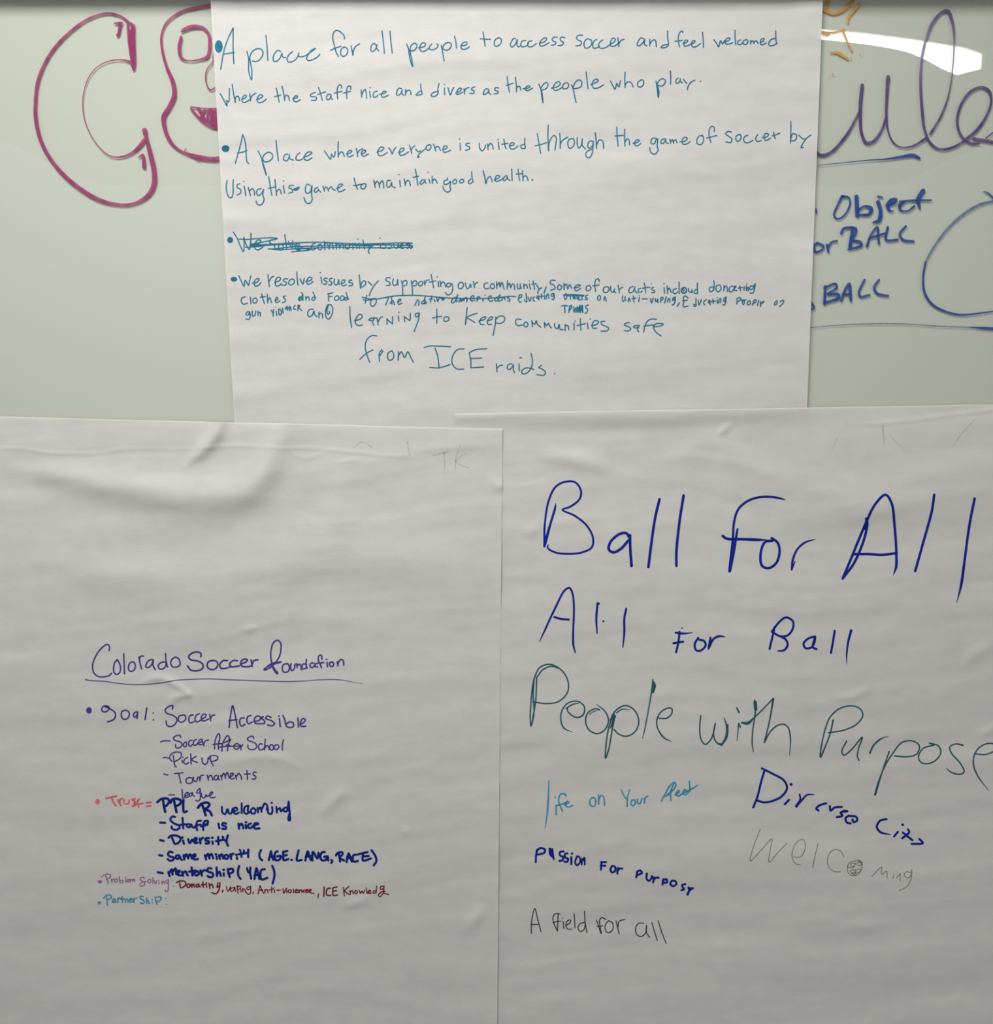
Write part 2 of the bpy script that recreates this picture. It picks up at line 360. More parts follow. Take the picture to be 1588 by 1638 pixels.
# ---------------------------------------------------------------- writing
INKDATA = r'''
@left 120 1000 300 violet 2.5
Colorado|288,215 292,185 275,162 235,185 185,245 150,330 155,395 190,432 240,438 285,428 310,408;362,295 340,310 328,350 330,400 355,418 378,400 385,365 372,315 355,292;412,242 415,330 418,412;480,310 462,325 452,355 458,385 485,390 508,365 508,330 495,312 478,312;540,268 550,320 563,370;545,285 560,262 580,262;655,292 630,295 605,325 600,355 622,358 650,330 662,295 660,340 680,378;765,242 770,300 783,355;762,310 725,318 705,340 712,368 740,372 765,350 770,320;850,270 820,290 810,325 825,352 860,355 888,335 885,300 865,275 845,270
Soccer~violet~2.8|1065,268 1065,240 1040,228 995,235 962,265 975,290 1040,305 1080,330 1080,365 1040,385 985,382 950,345;1165,300 1130,310 1118,345 1135,370 1175,375 1205,350 1205,315 1180,300 1150,300;1290,300 1255,300 1225,335 1235,365 1290,362 1320,345;1375,300 1340,300 1308,330 1320,352 1390,345;1400,330 1440,315 1460,295 1430,288 1402,315 1410,345 1465,352 1490,345;1490,295 1500,350;1500,330 1515,300 1548,293
*underline~violet~1.7|90,460,11 120,468,9 240,475,8 360,492,8 480,503,8 620,500,8 740,488,8 850,468,8 1000,458,8 1150,455,8 1320,463,8 1588,472,8 1800,478,8 1950,472,7 2080,462,7 2200,460,7 2290,470,6 2380,488,4 2440,494,2
*•|o118,722,24,28
goal:|268,690 235,690 228,725 255,735 288,710 285,690 262,684 245,686 300,710 340,745 335,790 300,812 275,818;425,722 398,730 393,775 415,798 448,785 460,750 445,725 420,722;530,735 505,740 495,765 505,780 522,765 530,740 525,790;607,702 600,750 592,800;.662,745~1.4;.663,803
Soccer~violet~2.4|825,710 828,682 800,685 762,720 775,745 830,765 862,795 850,835 815,858 780,850 770,812;905,762 880,772 875,808 895,822 928,808 938,780 925,762 900,762;1000,760 975,765 962,800 975,828 1010,815;1050,750 1025,765 1015,800 1030,820 1065,805;1070,795 1100,780 1110,758 1085,755 1068,785 1080,810 1110,805 1130,795;1140,755 1148,810;1148,790 1160,765 1182,762
@left 340 1000 300 violet 2.5
Foundation|575,315 500,335 435,375 440,380 500,350 560,275 578,210 575,150 550,128 515,150 495,210 495,290 510,350 545,410;500,335,16 525,380,22 545,405,26;580,310 500,325 440,370;635,325 600,335 590,375 605,398 635,395 650,365 640,330 620,325;665,325 660,355 668,385 690,370 698,330;712,325 715,360;715,345 735,330 748,350 750,378;795,290 790,330 800,365;795,330 765,330 755,355 768,372 795,360;855,320 830,325 825,350 845,360 865,335 868,325 870,350 890,355;925,290 920,255 900,260 895,300 910,330 922,360;880,325 905,320 940,318;968,315 972,352;.965,290;1010,310 990,320 995,345 1015,350 1025,325 1010,310;1055,310 1060,345;1060,325 1085,290 1105,300 1110,340
Accessible|140,868 150,780 170,682 190,760 210,868;138,808 205,800;268,785 238,790 228,825 245,855 275,840;325,765 298,775 290,810 305,835 335,820;350,815 395,805 405,780 375,770 352,800 360,830 400,835;430,775 405,785 435,805 440,830 400,835;495,780 460,770 450,790 500,810 525,835 500,852 465,845;565,790 572,860;.562,770;595,765 610,800 625,855 655,868 685,855 680,825 650,820 620,840;722,785 728,865;740,840 770,825 785,800 765,790 745,820 750,855 790,855
@left 320 1160 240 violet 2.2
School|568,140 560,120 530,120 500,145 510,160 580,190 600,215 590,245 550,260 510,245 505,210;660,200 630,200 618,235 630,262 665,255 680,235;690,148 685,200 682,262;685,240 705,215 725,230 730,258;760,205 738,215 742,258 765,262 778,235 765,208;805,205 785,225 790,255 815,255 835,225 820,208 800,208;882,155 870,210 870,262
@left 140 1160 240 violet 2.2
*-|773,178 800,167 873,167
Soccer|985,130 980,110 950,108 908,135 925,160 985,180 1000,205 975,238 935,238 932,205;1045,175 1020,190 1015,220 1035,230 1050,205 1040,175;1105,160 1080,165 1070,200 1085,225 1110,205;1150,150 1125,165 1120,200 1140,215 1165,195;1165,190 1200,180 1215,155 1195,150 1175,175 1180,205 1215,205;1215,170 1232,218;1230,195 1250,165 1280,158
After|1328,205 1365,200 1420,195;1345,250 1345,190 1370,110 1390,88 1400,130 1385,200 1385,255;1495,120 1480,110 1450,150 1425,210 1422,275;1400,232 1450,225 1590,222;1495,120 1500,145 1480,170 1445,185;1515,150 1490,200 1480,272;1465,220 1480,205 1505,215;1555,205 1548,235 1570,255 1600,240 1605,215 1585,195 1558,205;1615,205 1625,260;1622,235 1640,210 1642,205
*-|800,345 830,342 857,350
Pick|905,318 930,440 940,440;905,320 920,400;895,385 870,350 880,310 935,285 990,295 985,345 925,385;1000,370 1003,395;.1010,340;1060,340 1025,365 1020,400 1045,412 1070,395;1092,305 1095,410;1150,330 1100,365 1160,395
up|1210,345 1215,390 1240,415 1268,395 1275,345;1300,330 1305,380 1330,430;1285,360 1290,335 1330,320 1378,335 1370,365 1315,385
*-|808,515 830,525 850,525
Tournaments|920,512 970,508 1010,503;965,512 975,560 988,612;1070,555 1045,570 1045,605 1075,618 1110,600 1105,560 1075,555;1120,550 1122,585 1150,595 1165,550;1180,545 1190,590;1190,570 1205,530 1225,530;1265,530 1280,580;1275,560 1300,530 1318,550 1325,580;1365,530 1342,545 1342,575 1370,575 1385,535 1385,570 1395,580;1410,530 1420,575;1418,550 1440,510 1455,535 1460,565;1455,540 1480,500 1490,530 1500,560;1500,550 1530,535 1545,515 1520,510 1510,545 1525,570 1555,560;1565,530 1575,570;1572,550 1600,510 1625,545 1630,572;1685,480 1690,525 1692,572;1660,520 1720,515;1785,500 1765,495 1750,520 1780,545 1775,568 1740,568
*-|862,738 920,738
league|1000,680 1005,775;1005,775 1030,765;1025,750 1060,735 1065,715 1045,715 1030,740 1040,765 1070,755;1110,715 1080,725 1078,750 1095,748 1112,720 1115,745 1130,752;1185,670 1165,690 1155,715 1175,720 1190,700 1192,675 1195,740 1190,785 1165,805 1145,795;1205,720 1210,760 1235,770 1255,735 1262,755;1262,755 1310,735 1325,710 1305,710 1290,745 1310,768 1350,762
*•~rose~2|o105,810,25,30
Trust=~rose~3|195,775 250,762 305,752;255,765 270,810 298,855;320,790 335,820 352,850;340,820 345,790 365,775;385,790 385,825 410,835 440,820 440,795;500,780 470,785 500,810 510,845 475,860;545,785 530,800 540,865;490,830 540,835 585,828;622,820 675,817;622,860 668,855
PPL~royal~4.2|738,815 780,782 850,780 862,810 835,850 815,860;800,800 810,870 822,918;880,820 890,790 930,778 985,795 982,830 930,860;915,800 930,870 942,920;1015,795 1012,860 1020,920 1050,912
R~royal~4.2|1168,875 1200,835 1270,820 1290,840 1265,875 1240,890 1290,910 1315,955;1215,850 1230,890 1250,955
@left 320 1160 240 royal 4.0
@left 140 1300 240 royal 3.8
*-|768,105 820,107
Staff~royal~3.6|925,45 900,40 875,70 910,110 970,140 970,165 930,182 890,165 890,145;1005,55 1008,110 1012,165;975,130 1010,125 1040,122;1090,125 1060,120 1050,145 1075,155 1100,125 1105,150 1130,158;1200,85 1165,90 1150,130 1160,185;1140,140 1195,125;1270,85 1240,90 1222,130 1225,182;1270,85 1275,105 1215,140;1200,145 1270,128
is|1385,115 1395,165;1465,115 1435,110 1425,130 1465,150 1460,172 1425,170
@left 380 1300 240 royal 3.8
nice|8,115 15,170;15,145 40,115 55,140 60,165;85,130 90,165;.88,100;140,115 115,125 112,155 135,162 150,155;155,145 190,130 220,118 185,112 170,140 185,168 232,165
@left 140 1300 240 royal 3.8
*-|768,290 805,298
Diversity|858,265 880,245 950,245 985,275 965,315 925,330 905,290 890,255;1010,295 1020,330;.1003,262;1065,280 1080,322 1105,285;1120,305 1150,290 1155,270 1135,270 1125,300 1140,322 1165,315;1185,275 1195,325;1192,300 1210,270 1222,268;1285,270 1255,270 1245,290 1285,305 1280,325 1250,325;.1320,265;1322,305 1325,330;1382,258 1385,335;1360,300 1425,290;1430,255 1440,285 1465,300;1485,240 1470,300 1485,350
*-|758,450 792,455
Same|900,420 870,412 850,440 875,465 910,475 905,500 870,508 848,490;965,450 940,455 932,480 955,490 975,460 985,490 1000,500;1015,450 1025,495;1025,475 1045,440 1065,485;1065,470 1085,440 1105,485;1110,475 1140,460 1140,440 1120,445 1115,480 1135,495 1168,490
minority|1240,450 1255,495;1252,470 1275,435 1290,485;1290,460 1310,435 1330,485;1365,465 1368,490;.1358,440;1390,450 1400,490;1395,470 1420,440 1435,485;1470,445 1450,455 1455,485 1480,485 1490,460 1470,445;1510,440 1520,490;1518,465 1530,435 1545,435;.1575,445;1580,470 1582,490;1610,390,20 1625,430,22 1628,470,22;1598,440 1660,432;1655,400 1655,430 1690,425;1700,390 1700,470
@left 380 1320 260 royal 3.8
(AGE.|228,243 212,285 220,325 240,342;305,340 315,300 325,255 335,300 348,338;312,310 345,305;390,255 370,265 360,310 375,342 410,335 420,300 385,305;445,260 450,340 495,332;445,262 485,252;450,298 480,292;.527,338
LANG,|595,245 580,345 625,340;662,345 670,300 685,255 700,300 715,340;665,310 710,300;730,345 735,260 780,325 790,270;850,262 825,265 808,305 820,340 855,342 880,305 845,310;880,305 885,345;915,340 925,350 915,368
RACE)|985,270 995,310 1000,355;960,295 980,270 1020,265 1025,285 995,315 1040,345;1065,360 1070,320 1085,275 1100,315 1115,355;1070,325 1108,315;1155,290 1135,290 1122,325 1135,355 1175,350;1175,285 1270,262;1225,280 1225,345 1300,325;1228,305 1280,300;1308,245 1345,300 1355,350 1330,392
(YAC)|15,400 3,450 10,500 30,525;92,420 105,460 120,465;125,415 122,460 132,522;165,525 170,480 185,420 200,470 212,525;165,490 208,480;265,430 235,435 222,480 235,530 290,515;338,398 355,440 360,490 342,570
@left 140 1300 240 royal 3.8
*-|742,630 795,640
mentorship|855,630 868,670;862,645 890,600 900,655;900,630 930,590 940,650;945,645 970,630 975,615 955,615 948,650 985,665;1000,625 1010,668;1010,645 1035,620 1060,665;1100,580 1110,665;1075,625 1140,612;1155,620 1130,640 1150,665 1180,645 1165,620;1195,610 1210,665;1205,640 1230,610 1265,615;1310,590 1275,590 1270,620 1320,640 1330,665 1300,685 1270,670;1365,580 1370,670;1370,650 1395,625 1410,668;.1440,605;1440,640 1442,665;1485,595 1490,640 1505,680;1490,600 1535,595 1540,625 1500,645
*•~plum~2|o130,730,24,17
Problem~plum~1.7|150,680 180,655 240,655 240,680 200,710;190,665 205,700 220,750;250,700 260,740;258,720 275,700;295,700 285,715 290,735 310,732 315,710 295,700;335,675 345,740 370,740 375,720 345,715;400,680 405,735;415,730 440,715 440,705 420,710 418,730 440,735;450,705 455,735;455,720 475,705 480,730;480,720 495,700 500,730
Solving~plum~1.7|600,700 595,685 560,690 560,710 600,740 605,760 575,778 552,765 570,740 620,728;650,705 635,725 655,745 672,725 660,705 650,705;690,685 692,750;705,715 720,755 735,720;755,735 757,755;.755,715;785,725 790,755;790,740 805,725 815,755;850,710 830,720 832,745 850,740 858,710 855,770 850,825 830,838 820,815;.900,720~1;.912,780~1
Donating,~maroon~2.4|940,740 980,722 1030,730 1040,760 1015,785 985,795 975,740;1065,755 1050,775 1060,792 1082,785 1085,762 1065,755;1100,755 1105,790;1105,770 1122,755 1130,785;1170,755 1148,765 1150,785 1170,785 1178,758 1182,780 1195,785;1220,735 1225,790;1205,765 1245,758;1258,765 1260,790;.1258,745;1285,750 1295,800;1293,775 1315,755 1330,795;1380,745 1370,790 1395,775 1400,740 1395,800 1370,850 1345,858 1315,845;1432,820 1427,838
@left 380 1320 260 maroon 2.4
ICE|845,605 842,695;905,615 880,620 865,650 875,685 910,685;930,612 935,685 975,682;930,612 970,603;932,645 965,640
@left 140 1300 240 sky 2.2
*•|o125,955,19,17
Partnership:|170,905 200,875 245,875 250,900 205,925;200,885 210,980;280,910 265,925 268,950 285,945 292,915 300,950;320,905 322,950;320,925 335,900 345,905;365,890 370,948;350,915 390,910;395,915 402,950;400,930 420,910 430,948;440,930 465,920 465,905 445,920 450,945 480,940;485,910 492,950;490,930 505,905 525,905;590,890 560,885 555,905 595,930 600,950 580,962 558,955;625,900 625,960;625,935 640,925 650,962;.685,920;.685,955;715,895 720,930 735,970;715,900 760,890 780,905 760,935 730,940;.825,908~1.2;.835,970~1.2
@right 840 740 380 navy 4.4
Ball|203,272,4 200,300,14 165,420,16 138,520,20 128,560,16;128,560,16 130,420,14 155,260,14 200,165,14 260,130,14 330,130,14 370,180,14 365,240,14 300,295,14 248,315,12 330,355,14 410,420,14 452,500,14 445,565,14 380,600,14 290,610,14 200,600,13 150,570,12 153,550,8;695,500 675,472 630,478 570,530 558,580 590,600 640,575 690,520;700,485 702,580 710,690,20;897,245 868,370 840,560 823,698;1058,220 1030,400 1010,600 1010,690
For|1735,248,7 1700,238,14 1600,228,16 1500,250,16 1425,310,16 1395,400,16 1388,500,16 1365,725,20;1418,445,14 1395,580,20 1368,725,18;1320,490 1345,508 1450,512 1560,516 1610,516,6
@right 1208 740 380 navy 4.2
or|105,500,6 115,520 65,530 35,610 45,690 90,705 140,670 162,590 148,535 110,505;400,512,5 330,535,14 280,580,14 250,650,16 243,715,14;265,660,8 245,712,10
All|583,775 640,640 740,400 800,280 870,215 910,270 930,420 942,600 940,700 922,750,5;583,775 660,670 730,500 748,400 740,375;740,390,14 735,440,24;655,612 760,612 850,616 945,605;1195,215 1180,320 1120,540 1068,725;1465,240,18 1430,420 1400,640 1375,820 1345,938,3
Ball~navy~3.6|128,1100 115,1160 95,1245;110,1130 160,1065 205,1035 250,1060 250,1110 215,1155 165,1160 110,1130;165,1160 205,1185 215,1220 190,1255 148,1258,8;398,1162 355,1175 322,1210 335,1240 375,1235 395,1200 400,1165 385,1235 408,1246;530,1125 518,1200 505,1272;640,1122,18 620,1200 610,1290,10 612,1348,3
@right 840 920 380 navy 3.6
All|95,445,5 130,370,12 200,220,14 265,100,14 295,85,14 315,120,14 325,220,14 320,380,14 322,470,14 335,520,8;195,280 240,293 290,297;483,188 475,290 480,388,9;.490,190;.522,308~1.8;675,225 662,290 662,380 652,482,8
For|1030,378 1025,440 1008,515;1005,385 1050,390 1115,385,6;990,455 1055,445;1050,350,8 1045,360,5;1155,420 1133,460 1140,500 1170,505 1205,470 1195,440 1165,432;1238,418 1225,490;1225,490 1260,425 1300,408 1335,412,6
@right 830 1040 380 darkteal 2.3
People|92,345 180,357 260,345 320,290 330,220 290,140 210,95 140,115 105,180 88,260 78,380 75,460 80,508 95,440 112,330 118,180;120,180 160,130 220,108 260,120;100,200 95,300 100,420 85,500;320,385 330,415 385,450 430,430 435,375 390,342 325,355 285,410 280,470 300,520 355,548,3;315,390 360,362 400,355,5;518,362,4 575,410 598,470 575,530 525,558 470,535 445,480 460,420 510,392 535,398,12;470,430,5 500,410,6 520,405,4;635,425 605,500 585,600 578,722 600,660 625,520 640,450;640,440,16 625,490,16 610,520,8;610,470 640,410 710,370 770,400 800,470 780,540 720,575 665,560 635,530;650,420,8 690,395,8 740,400,3;895,195,8 885,280,10 865,400,8 840,530,8 825,590,4;898,210,10 905,235,22 895,280,16;935,455 985,455 1020,425 1020,390 985,390 935,430 920,490 940,550 975,590 1018,610,4
with|1215,438 1208,520 1218,600 1245,630 1280,600 1300,550 1312,490 1300,560 1315,610 1350,630,14 1380,590,16 1390,520,14 1370,450,5;1395,500,12 1388,580,14 1355,635,12;1468,490 1458,605,5;1455,385,10 1470,415,14;1470,490,8 1480,515,10;1575,335,10 1580,400,10 1562,540 1558,620 1566,680,6;1578,350,24 1582,395,22;1490,485,14 1530,488,22 1560,462,12 1620,405,9 1700,322,9;1700,325,14 1675,470 1640,617,12;1640,617 1680,545 1725,505 1770,495 1800,520 1814,590 1808,702,4
@right 1208 1080 380 darkteal 2.3
Purpose|520,300,12 500,390 470,470 435,548,12 440,480 470,350 500,280 560,225 640,205 700,225 718,270 680,325 600,365 490,385;610,440 578,510 590,535 640,500 715,415 690,490 682,540 692,570;765,522,12 790,470,12 840,425 890,408,4;895,510 870,580 840,670 800,800,14 820,720 870,600 920,520 980,450 1050,440 1095,470 1080,525 1020,545 930,540;1165,455,12 1195,465,10 1120,490 1090,550 1110,585 1160,590 1215,560 1240,510 1220,470 1190,460;1385,468,12 1340,460 1300,480 1310,520 1370,590 1395,645 1370,662 1310,650 1275,620,4;1465,525 1540,530 1600,500 1590,460 1540,460 1490,490 1460,545 1460,610 1490,680 1560,772,3
@right 830 1230 320 sky 2.4
life|237,95,10 235,180,12 225,340,14 208,470,5;295,290 295,362;.287,225;375,215 355,195 325,205 315,260 330,300 345,335;300,290 340,280 370,265;360,285 395,265 380,255 370,290 395,303 425,290
on|590,225 565,245 565,285 590,300 608,275 600,230 580,228;630,205 632,280;632,250 650,210 670,220 680,290
your|812,168 840,225 850,235;878,165 860,235 857,298;895,250 888,280 905,292 925,270 915,245 895,248;940,240 942,270 960,275 975,235;995,235 995,270;995,255 1010,220 1022,218
feet|1130,255 1165,190 1200,130 1235,105 1245,125 1225,165 1180,200;1230,110 1205,180 1205,250;1140,225 1190,205;1240,205 1275,180 1265,170 1245,200 1265,215 1290,200;1290,200 1325,170 1315,162 1300,195 1320,205 1345,185;1352,98 1358,180;1320,185 1370,160 1415,130
@right 830 1230 320 navy 3.4
passion|145,640 135,690 133,740;140,650 170,628 205,640 200,665 150,680;245,635,22 255,680,30 268,700,16;265,635,14 275,715,16;355,655 325,660 325,685 350,700 345,725 320,730;385,670 365,675 365,700 390,715 380,738 360,735;415,700 415,755;.420,672;460,695,16 445,740,14 460,765,16 485,740,14 480,700,14 460,692,14;500,715,14 498,760,14;500,735,14 518,705,16 522,760,14
for|655,738 650,800;650,740 690,740;648,768 685,768;738,770 725,800 740,822 765,805 760,775 738,772;785,785 780,830;782,810 800,790 820,792
purpose|940,810 930,860;935,820 960,805 975,825 935,845;1015,830 1012,870 1030,888 1050,870 1055,850;1070,860 1065,900;1068,880 1090,862 1108,865;1145,875 1138,918;1145,885 1170,875 1175,900 1145,905;1215,885 1200,910 1220,930 1248,915 1240,890 1215,888;1320,915 1295,920 1300,940 1310,955 1290,962;1345,940 1350,965 1335,995;1345,945 1375,950;1380,945 1350,970 1340,998
@right 830 1230 320 black 1.7
A|97,1305 100,1210 125,1108 150,1200 175,1292;95,1235 150,1235
field|325,1152 290,1148 270,1175 275,1220 305,1288;310,1155 305,1285;270,1218 310,1210 330,1208;350,1210 355,1268;.345,1185;375,1240 405,1220 410,1200 385,1205 372,1240 385,1270 420,1272;438,1150 445,1262;520,1130 525,1220 540,1300;520,1220 490,1225 468,1260 485,1290 515,1275 525,1235
for|690,1195 655,1180 640,1200 645,1260 655,1305;615,1200 650,1305;620,1250 665,1245;710,1205 685,1240 690,1290 715,1300 745,1270 740,1220 712,1205;770,1205 780,1250 795,1310;785,1260 795,1210 838,1195
all|990,1225 950,1225 925,1265 935,1315 970,1330 1005,1300 1012,1240 1010,1290 1035,1338;1055,1220 1075,1290 1098,1362;1105,1205 1130,1290 1168,1385
@right 1180 1210 320 navy 3.6
Diverse|190,95 280,140 365,190 390,250 350,315 270,355 205,365 155,350;212,110 185,200 155,320 122,405;.422,222~2.6;405,345 372,380;490,300,14 495,340,16 465,395,24;465,398,12 510,345,16 550,305,14 602,302,8;700,372 645,390 622,415 640,430;730,395 735,430 770,405 825,400;840,430 870,435 815,445 830,470 785,482;880,470 855,490 865,525 895,532;880,472 940,480 945,510 915,520 910,500
City|1180,498 1130,510 1102,555 1130,600 1210,620,8;1270,598 1240,635;.1308,542~2.4;1310,605 1385,665;1350,580,18 1360,600 1305,650;1440,655 1468,688 1380,695
@right 1180 1210 320 grey 1.1
Welcoming|178,578 130,700 98,828 180,750 270,655 255,750 248,840 320,760 388,690;445,800 500,795 535,720 520,662 480,670 440,730 430,800 455,850 495,860;637,690 615,780 595,882;842,800 820,755 775,738 735,760 710,830 730,890 770,915 815,915;930,830 885,845 868,885 880,930 920,948 965,925 985,880 970,835 925,828;1060,955 1140,880 1140,920 1145,935 1180,910 1185,965;1240,935 1228,970;.1255,912;1290,930 1260,965;1262,960 1285,935 1290,990;1375,925 1335,915 1320,945 1350,965 1380,930 1378,900 1375,970 1340,1035 1280,1065
*ball doodle|950,820 985,840 985,885;900,850 935,850 920,870 900,875 895,855;870,880 905,885 925,870;935,848 980,840 975,865 945,860;890,905 935,900 970,895 965,920 930,918 900,925 890,908;935,900 925,935 905,925;930,918 945,940 965,920;900,925 930,945
@board 0 0 400 magenta 5
*marker letter~magenta~5|830,150,14 760,100,14 680,85,14 560,120,16 430,215,18 320,340,20 245,500,22 225,640,22 230,780,24 270,920,24 350,1050,24 470,1170,26 620,1265,26 740,1298,20 840,1295,18 930,1250,26 975,1180,32 978,1090,32 950,960,30 930,880,24 918,828,34;835,395,18 790,382,10 720,382,8 640,410,7 580,465,7 540,550,6 525,660,6 540,770,6 590,880,6 650,955,6 700,990,8 760,998,11 830,975,16 880,935,22 915,890,26;810,150,14 820,250,22 830,330,22 848,440,16;850,160,16 848,260,20 852,400,22 848,440,18;835,150,14 845,300,22;832,200,24 842,420,22;725,148,8 760,148,20 778,145,8;765,150,24 752,220,16;.748,222~3;880,1000,8 905,985,18 915,1060,26
*face outline~magenta~4|1400,15,22 1330,35,20 1240,50,20 1150,75,16 1060,140,14 1025,220,12 1030,320,16 1060,430,20 1100,530,28 1105,610,30 1075,680,30 1040,740,30 1050,830,26 1090,910,22 1150,960,16 1270,1000,30 1340,1010,30 1400,1008,30;1180,945,8 1170,960,6;1210,990,8 1270,1025,5
eye~magenta~4|1165,190,24 1220,170,28 1290,178,20 1325,220,20 1330,300,20 1315,360,20 1260,380,12 1190,385,10 1150,365,20 1138,300,24 1150,235,18;.1155,200~2
nose~magenta~3|1360,370,8 1345,400,8 1310,450,8 1310,530,8 1335,570,10 1370,555,10;1360,330,14 1352,370,8
mouth~magenta~3|1212,678,10 1280,688,10 1420,690,8;1212,690,14 1270,755,18 1330,800,16 1400,820,16;1260,690,22 1290,740,18;1320,700,16 1315,760,14;1340,700,30 1345,780,20;1370,700,26 1370,800,24;1290,750,20 1400,805,26;1300,700,16 1275,745,14
@board 1280 0 x4.549 orange 4
sun~orange~4.5|205,0 190,50 150,80;150,60,30 240,98,20 300,80,20 350,40,22 385,0,20;430,30,22 385,80,20 350,125,18 342,165,14;310,225,16 345,310,14 375,370,12;320,215,16 250,235,14 160,235,14;160,235,24 200,250,30;215,380,8 265,382,20 310,405,22 345,428,16;.365,425~1.6;.435,390~1.2;.235,540~1.6;.210,555~1
@board 1280 0 x4.549 purple 4
*joined-up letters~purple~4.5|100,1090,20 150,1130,24 220,1110,22 330,990,20 400,870,16 432,800,12;450,620,26 440,720,28 435,850,24 445,970,22 480,1040,26 530,1030,24 590,950,18 620,860,16;638,560,30 630,680,24 625,850,18 640,960,14 680,1040,12 740,1072,12 820,1062,16 915,1005,18;945,975,18 1020,850,16 1070,720,13 1100,560,11 1118,350,12 1110,180,22 1070,80,28 1030,90,22 960,170,22 910,310,18 880,460,18 875,640,20 885,800,22 905,950,20 945,1040,20 1010,1085,20 1100,1075,18 1190,1030,18;1210,1010,20 1290,940,22 1360,830,18 1388,730,18 1370,660,24 1320,635,20 1240,665,20 1170,760,20 1140,880,20 1160,970,20 1200,1020,20 1250,1045,20 1300,1045,14;1260,1010,24 1400,1035,26;1350,1005,10 1400,965,10
@board 1280 0 x4.549 blue 3
*underline|130,1202,4 300,1185,6 500,1165,8 620,1158,12 740,1140,20 820,1130,26 865,1150,20
@board 1280 240 x3.9 blue 4
*arrow line~faintblue~2|20,1112,5 200,1095,6 400,1085,7 650,1085,7 850,1098,7 1060,1106,8
*arrow line end~blue~3|1060,1106,7 1130,1110,14 1210,1115,20
*arrow tip~blue~3|1140,260,4 1165,265,10 1215,310,14
Object~blue~3|260,290,18 225,360,14 210,410,12 235,430,12 280,400,12 310,330,12 300,295,12 265,290,18;350,290,26 355,410,26;365,375,14 400,350,14 440,365,26 430,400,20 370,405,14;485,325,26 500,380,24 490,440,26 455,452,12;485,290,14 510,295,14;540,345,20 585,330,18 600,305,12 570,310,20 545,345,24 560,380,16 580,380,8;655,320,14 620,345,24 625,375,14 670,380,12 710,350,14;765,255,30 735,310,28 745,365,14;620,320,10 700,315,14 815,313,12
or~blue~3|105,580,16 85,600,18 95,635,14 130,625,14 145,600,12 110,580,14;165,590,16 175,635,14;172,610,14 195,575,14 228,567,14
BALL~blue~2.8|255,520,16 270,490,16 345,490,16 340,530,16 320,560,16 375,575,18 380,595,18 300,620,14;325,500,20 310,600,24;415,600,16 440,530,14 480,480,14 485,540,16 490,585,16;430,550,14 525,520,14;545,480,14 535,560,16 605,560,16;658,475,14 620,525,16 640,560,16 705,570,16
*circle arrow~faintblue~3|1210,318,16 1120,340,18 1020,400,18 920,490,16 830,610,14 780,700,14
*circle arrow~blue~3|780,700,12 765,800,14 775,890,16 820,960,16 900,1005,14 1000,1028,12 1100,1020,10 1210,1005,9
@board 1280 481 x3.9 blue 3
BALL~blue~3|155,-90,16 150,20,18;150,-80,16 220,-105,14 225,-80,16 170,-40,14 235,-40,18 240,-20,20 150,15,16;255,0,16 280,-70,16 305,-105,18 310,-60,20 315,0,16;265,-40,16 315,-40,14;400,-130,14 365,-50,16 375,-25,16 430,-35,16;490,-130,14 460,-80,16 480,-45,16 545,-30,18
*letter end|60,0,14 85,45,14 60,60,8
*letter end|98,-572,10 100,-550,10
@left 0 640 820 ghost 2.2
*bleed-through mark|1342,172 1388,160;1376,162 1378,226
*bleed-through mark|1262,130 1268,172
*bleed-through mark|1095,148 1120,131 1152,146
*bleed-through mark|1425,142 1412,180 1410,214;1440,165 1412,190 1450,210
@right 800 640 788 ghost 2.4
*bleed-through mark|1232,82 1238,142
*bleed-through mark|1256,114 1278,138 1300,156
*bleed-through mark|1085,125 1068,160
*bleed-through mark|1455,152 1490,105 1528,64

@left 352 1248 288 maroon 1.9
vaping,|55,940 70,980 92,940;125,945 95,955 95,980 115,975 130,945 135,982;150,930 158,1000;148,940 175,935 180,955 158,965;.182,948~1;182,965 185,985;198,955 200,985;200,970 215,960 225,988;262,940 238,945 240,965 262,960 268,935 265,1000 245,1005 232,990;292,985 290,1003
Anti-violence,|335,1003 345,960 352,930 368,970 385,998;338,970 375,968;395,965 395,992;395,975 412,962 422,990;455,940 455,990;430,970 470,958;478,965 480,990;.478,945~1;500,970 530,970;555,955 562,998 582,955;588,970 590,992;.588,955~1;620,965 602,975 608,992 628,985 625,968;645,960 648,992;660,980 685,970 675,962 660,978 665,992 690,988;695,968 698,992;700,978 715,965 722,990;745,968 730,978 740,990;752,982 775,970 765,962 752,978 760,990 778,988;785,982 805,968 792,962 782,980 800,992 828,1000;868,1005 863,1035
Knowledge|1088,945 1095,1022;1135,938 1100,975 1138,1010;1145,975 1148,1005;1148,985 1165,975 1175,1003;1195,972 1185,990 1200,1003 1212,985 1198,972;1228,972 1238,1000 1250,978 1262,998 1275,970;1288,950 1296,1000;1305,990 1328,980 1320,968 1305,985 1315,1000 1335,995;1380,935 1375,995;1375,975 1350,980 1352,998 1375,990;1440,935 1415,940 1415,965 1440,955 1445,935 1435,1000 1410,1028 1395,1015 1425,985 1455,980;1440,985 1450,998 1485,1008
@left 352 1248 288 royal 3.3
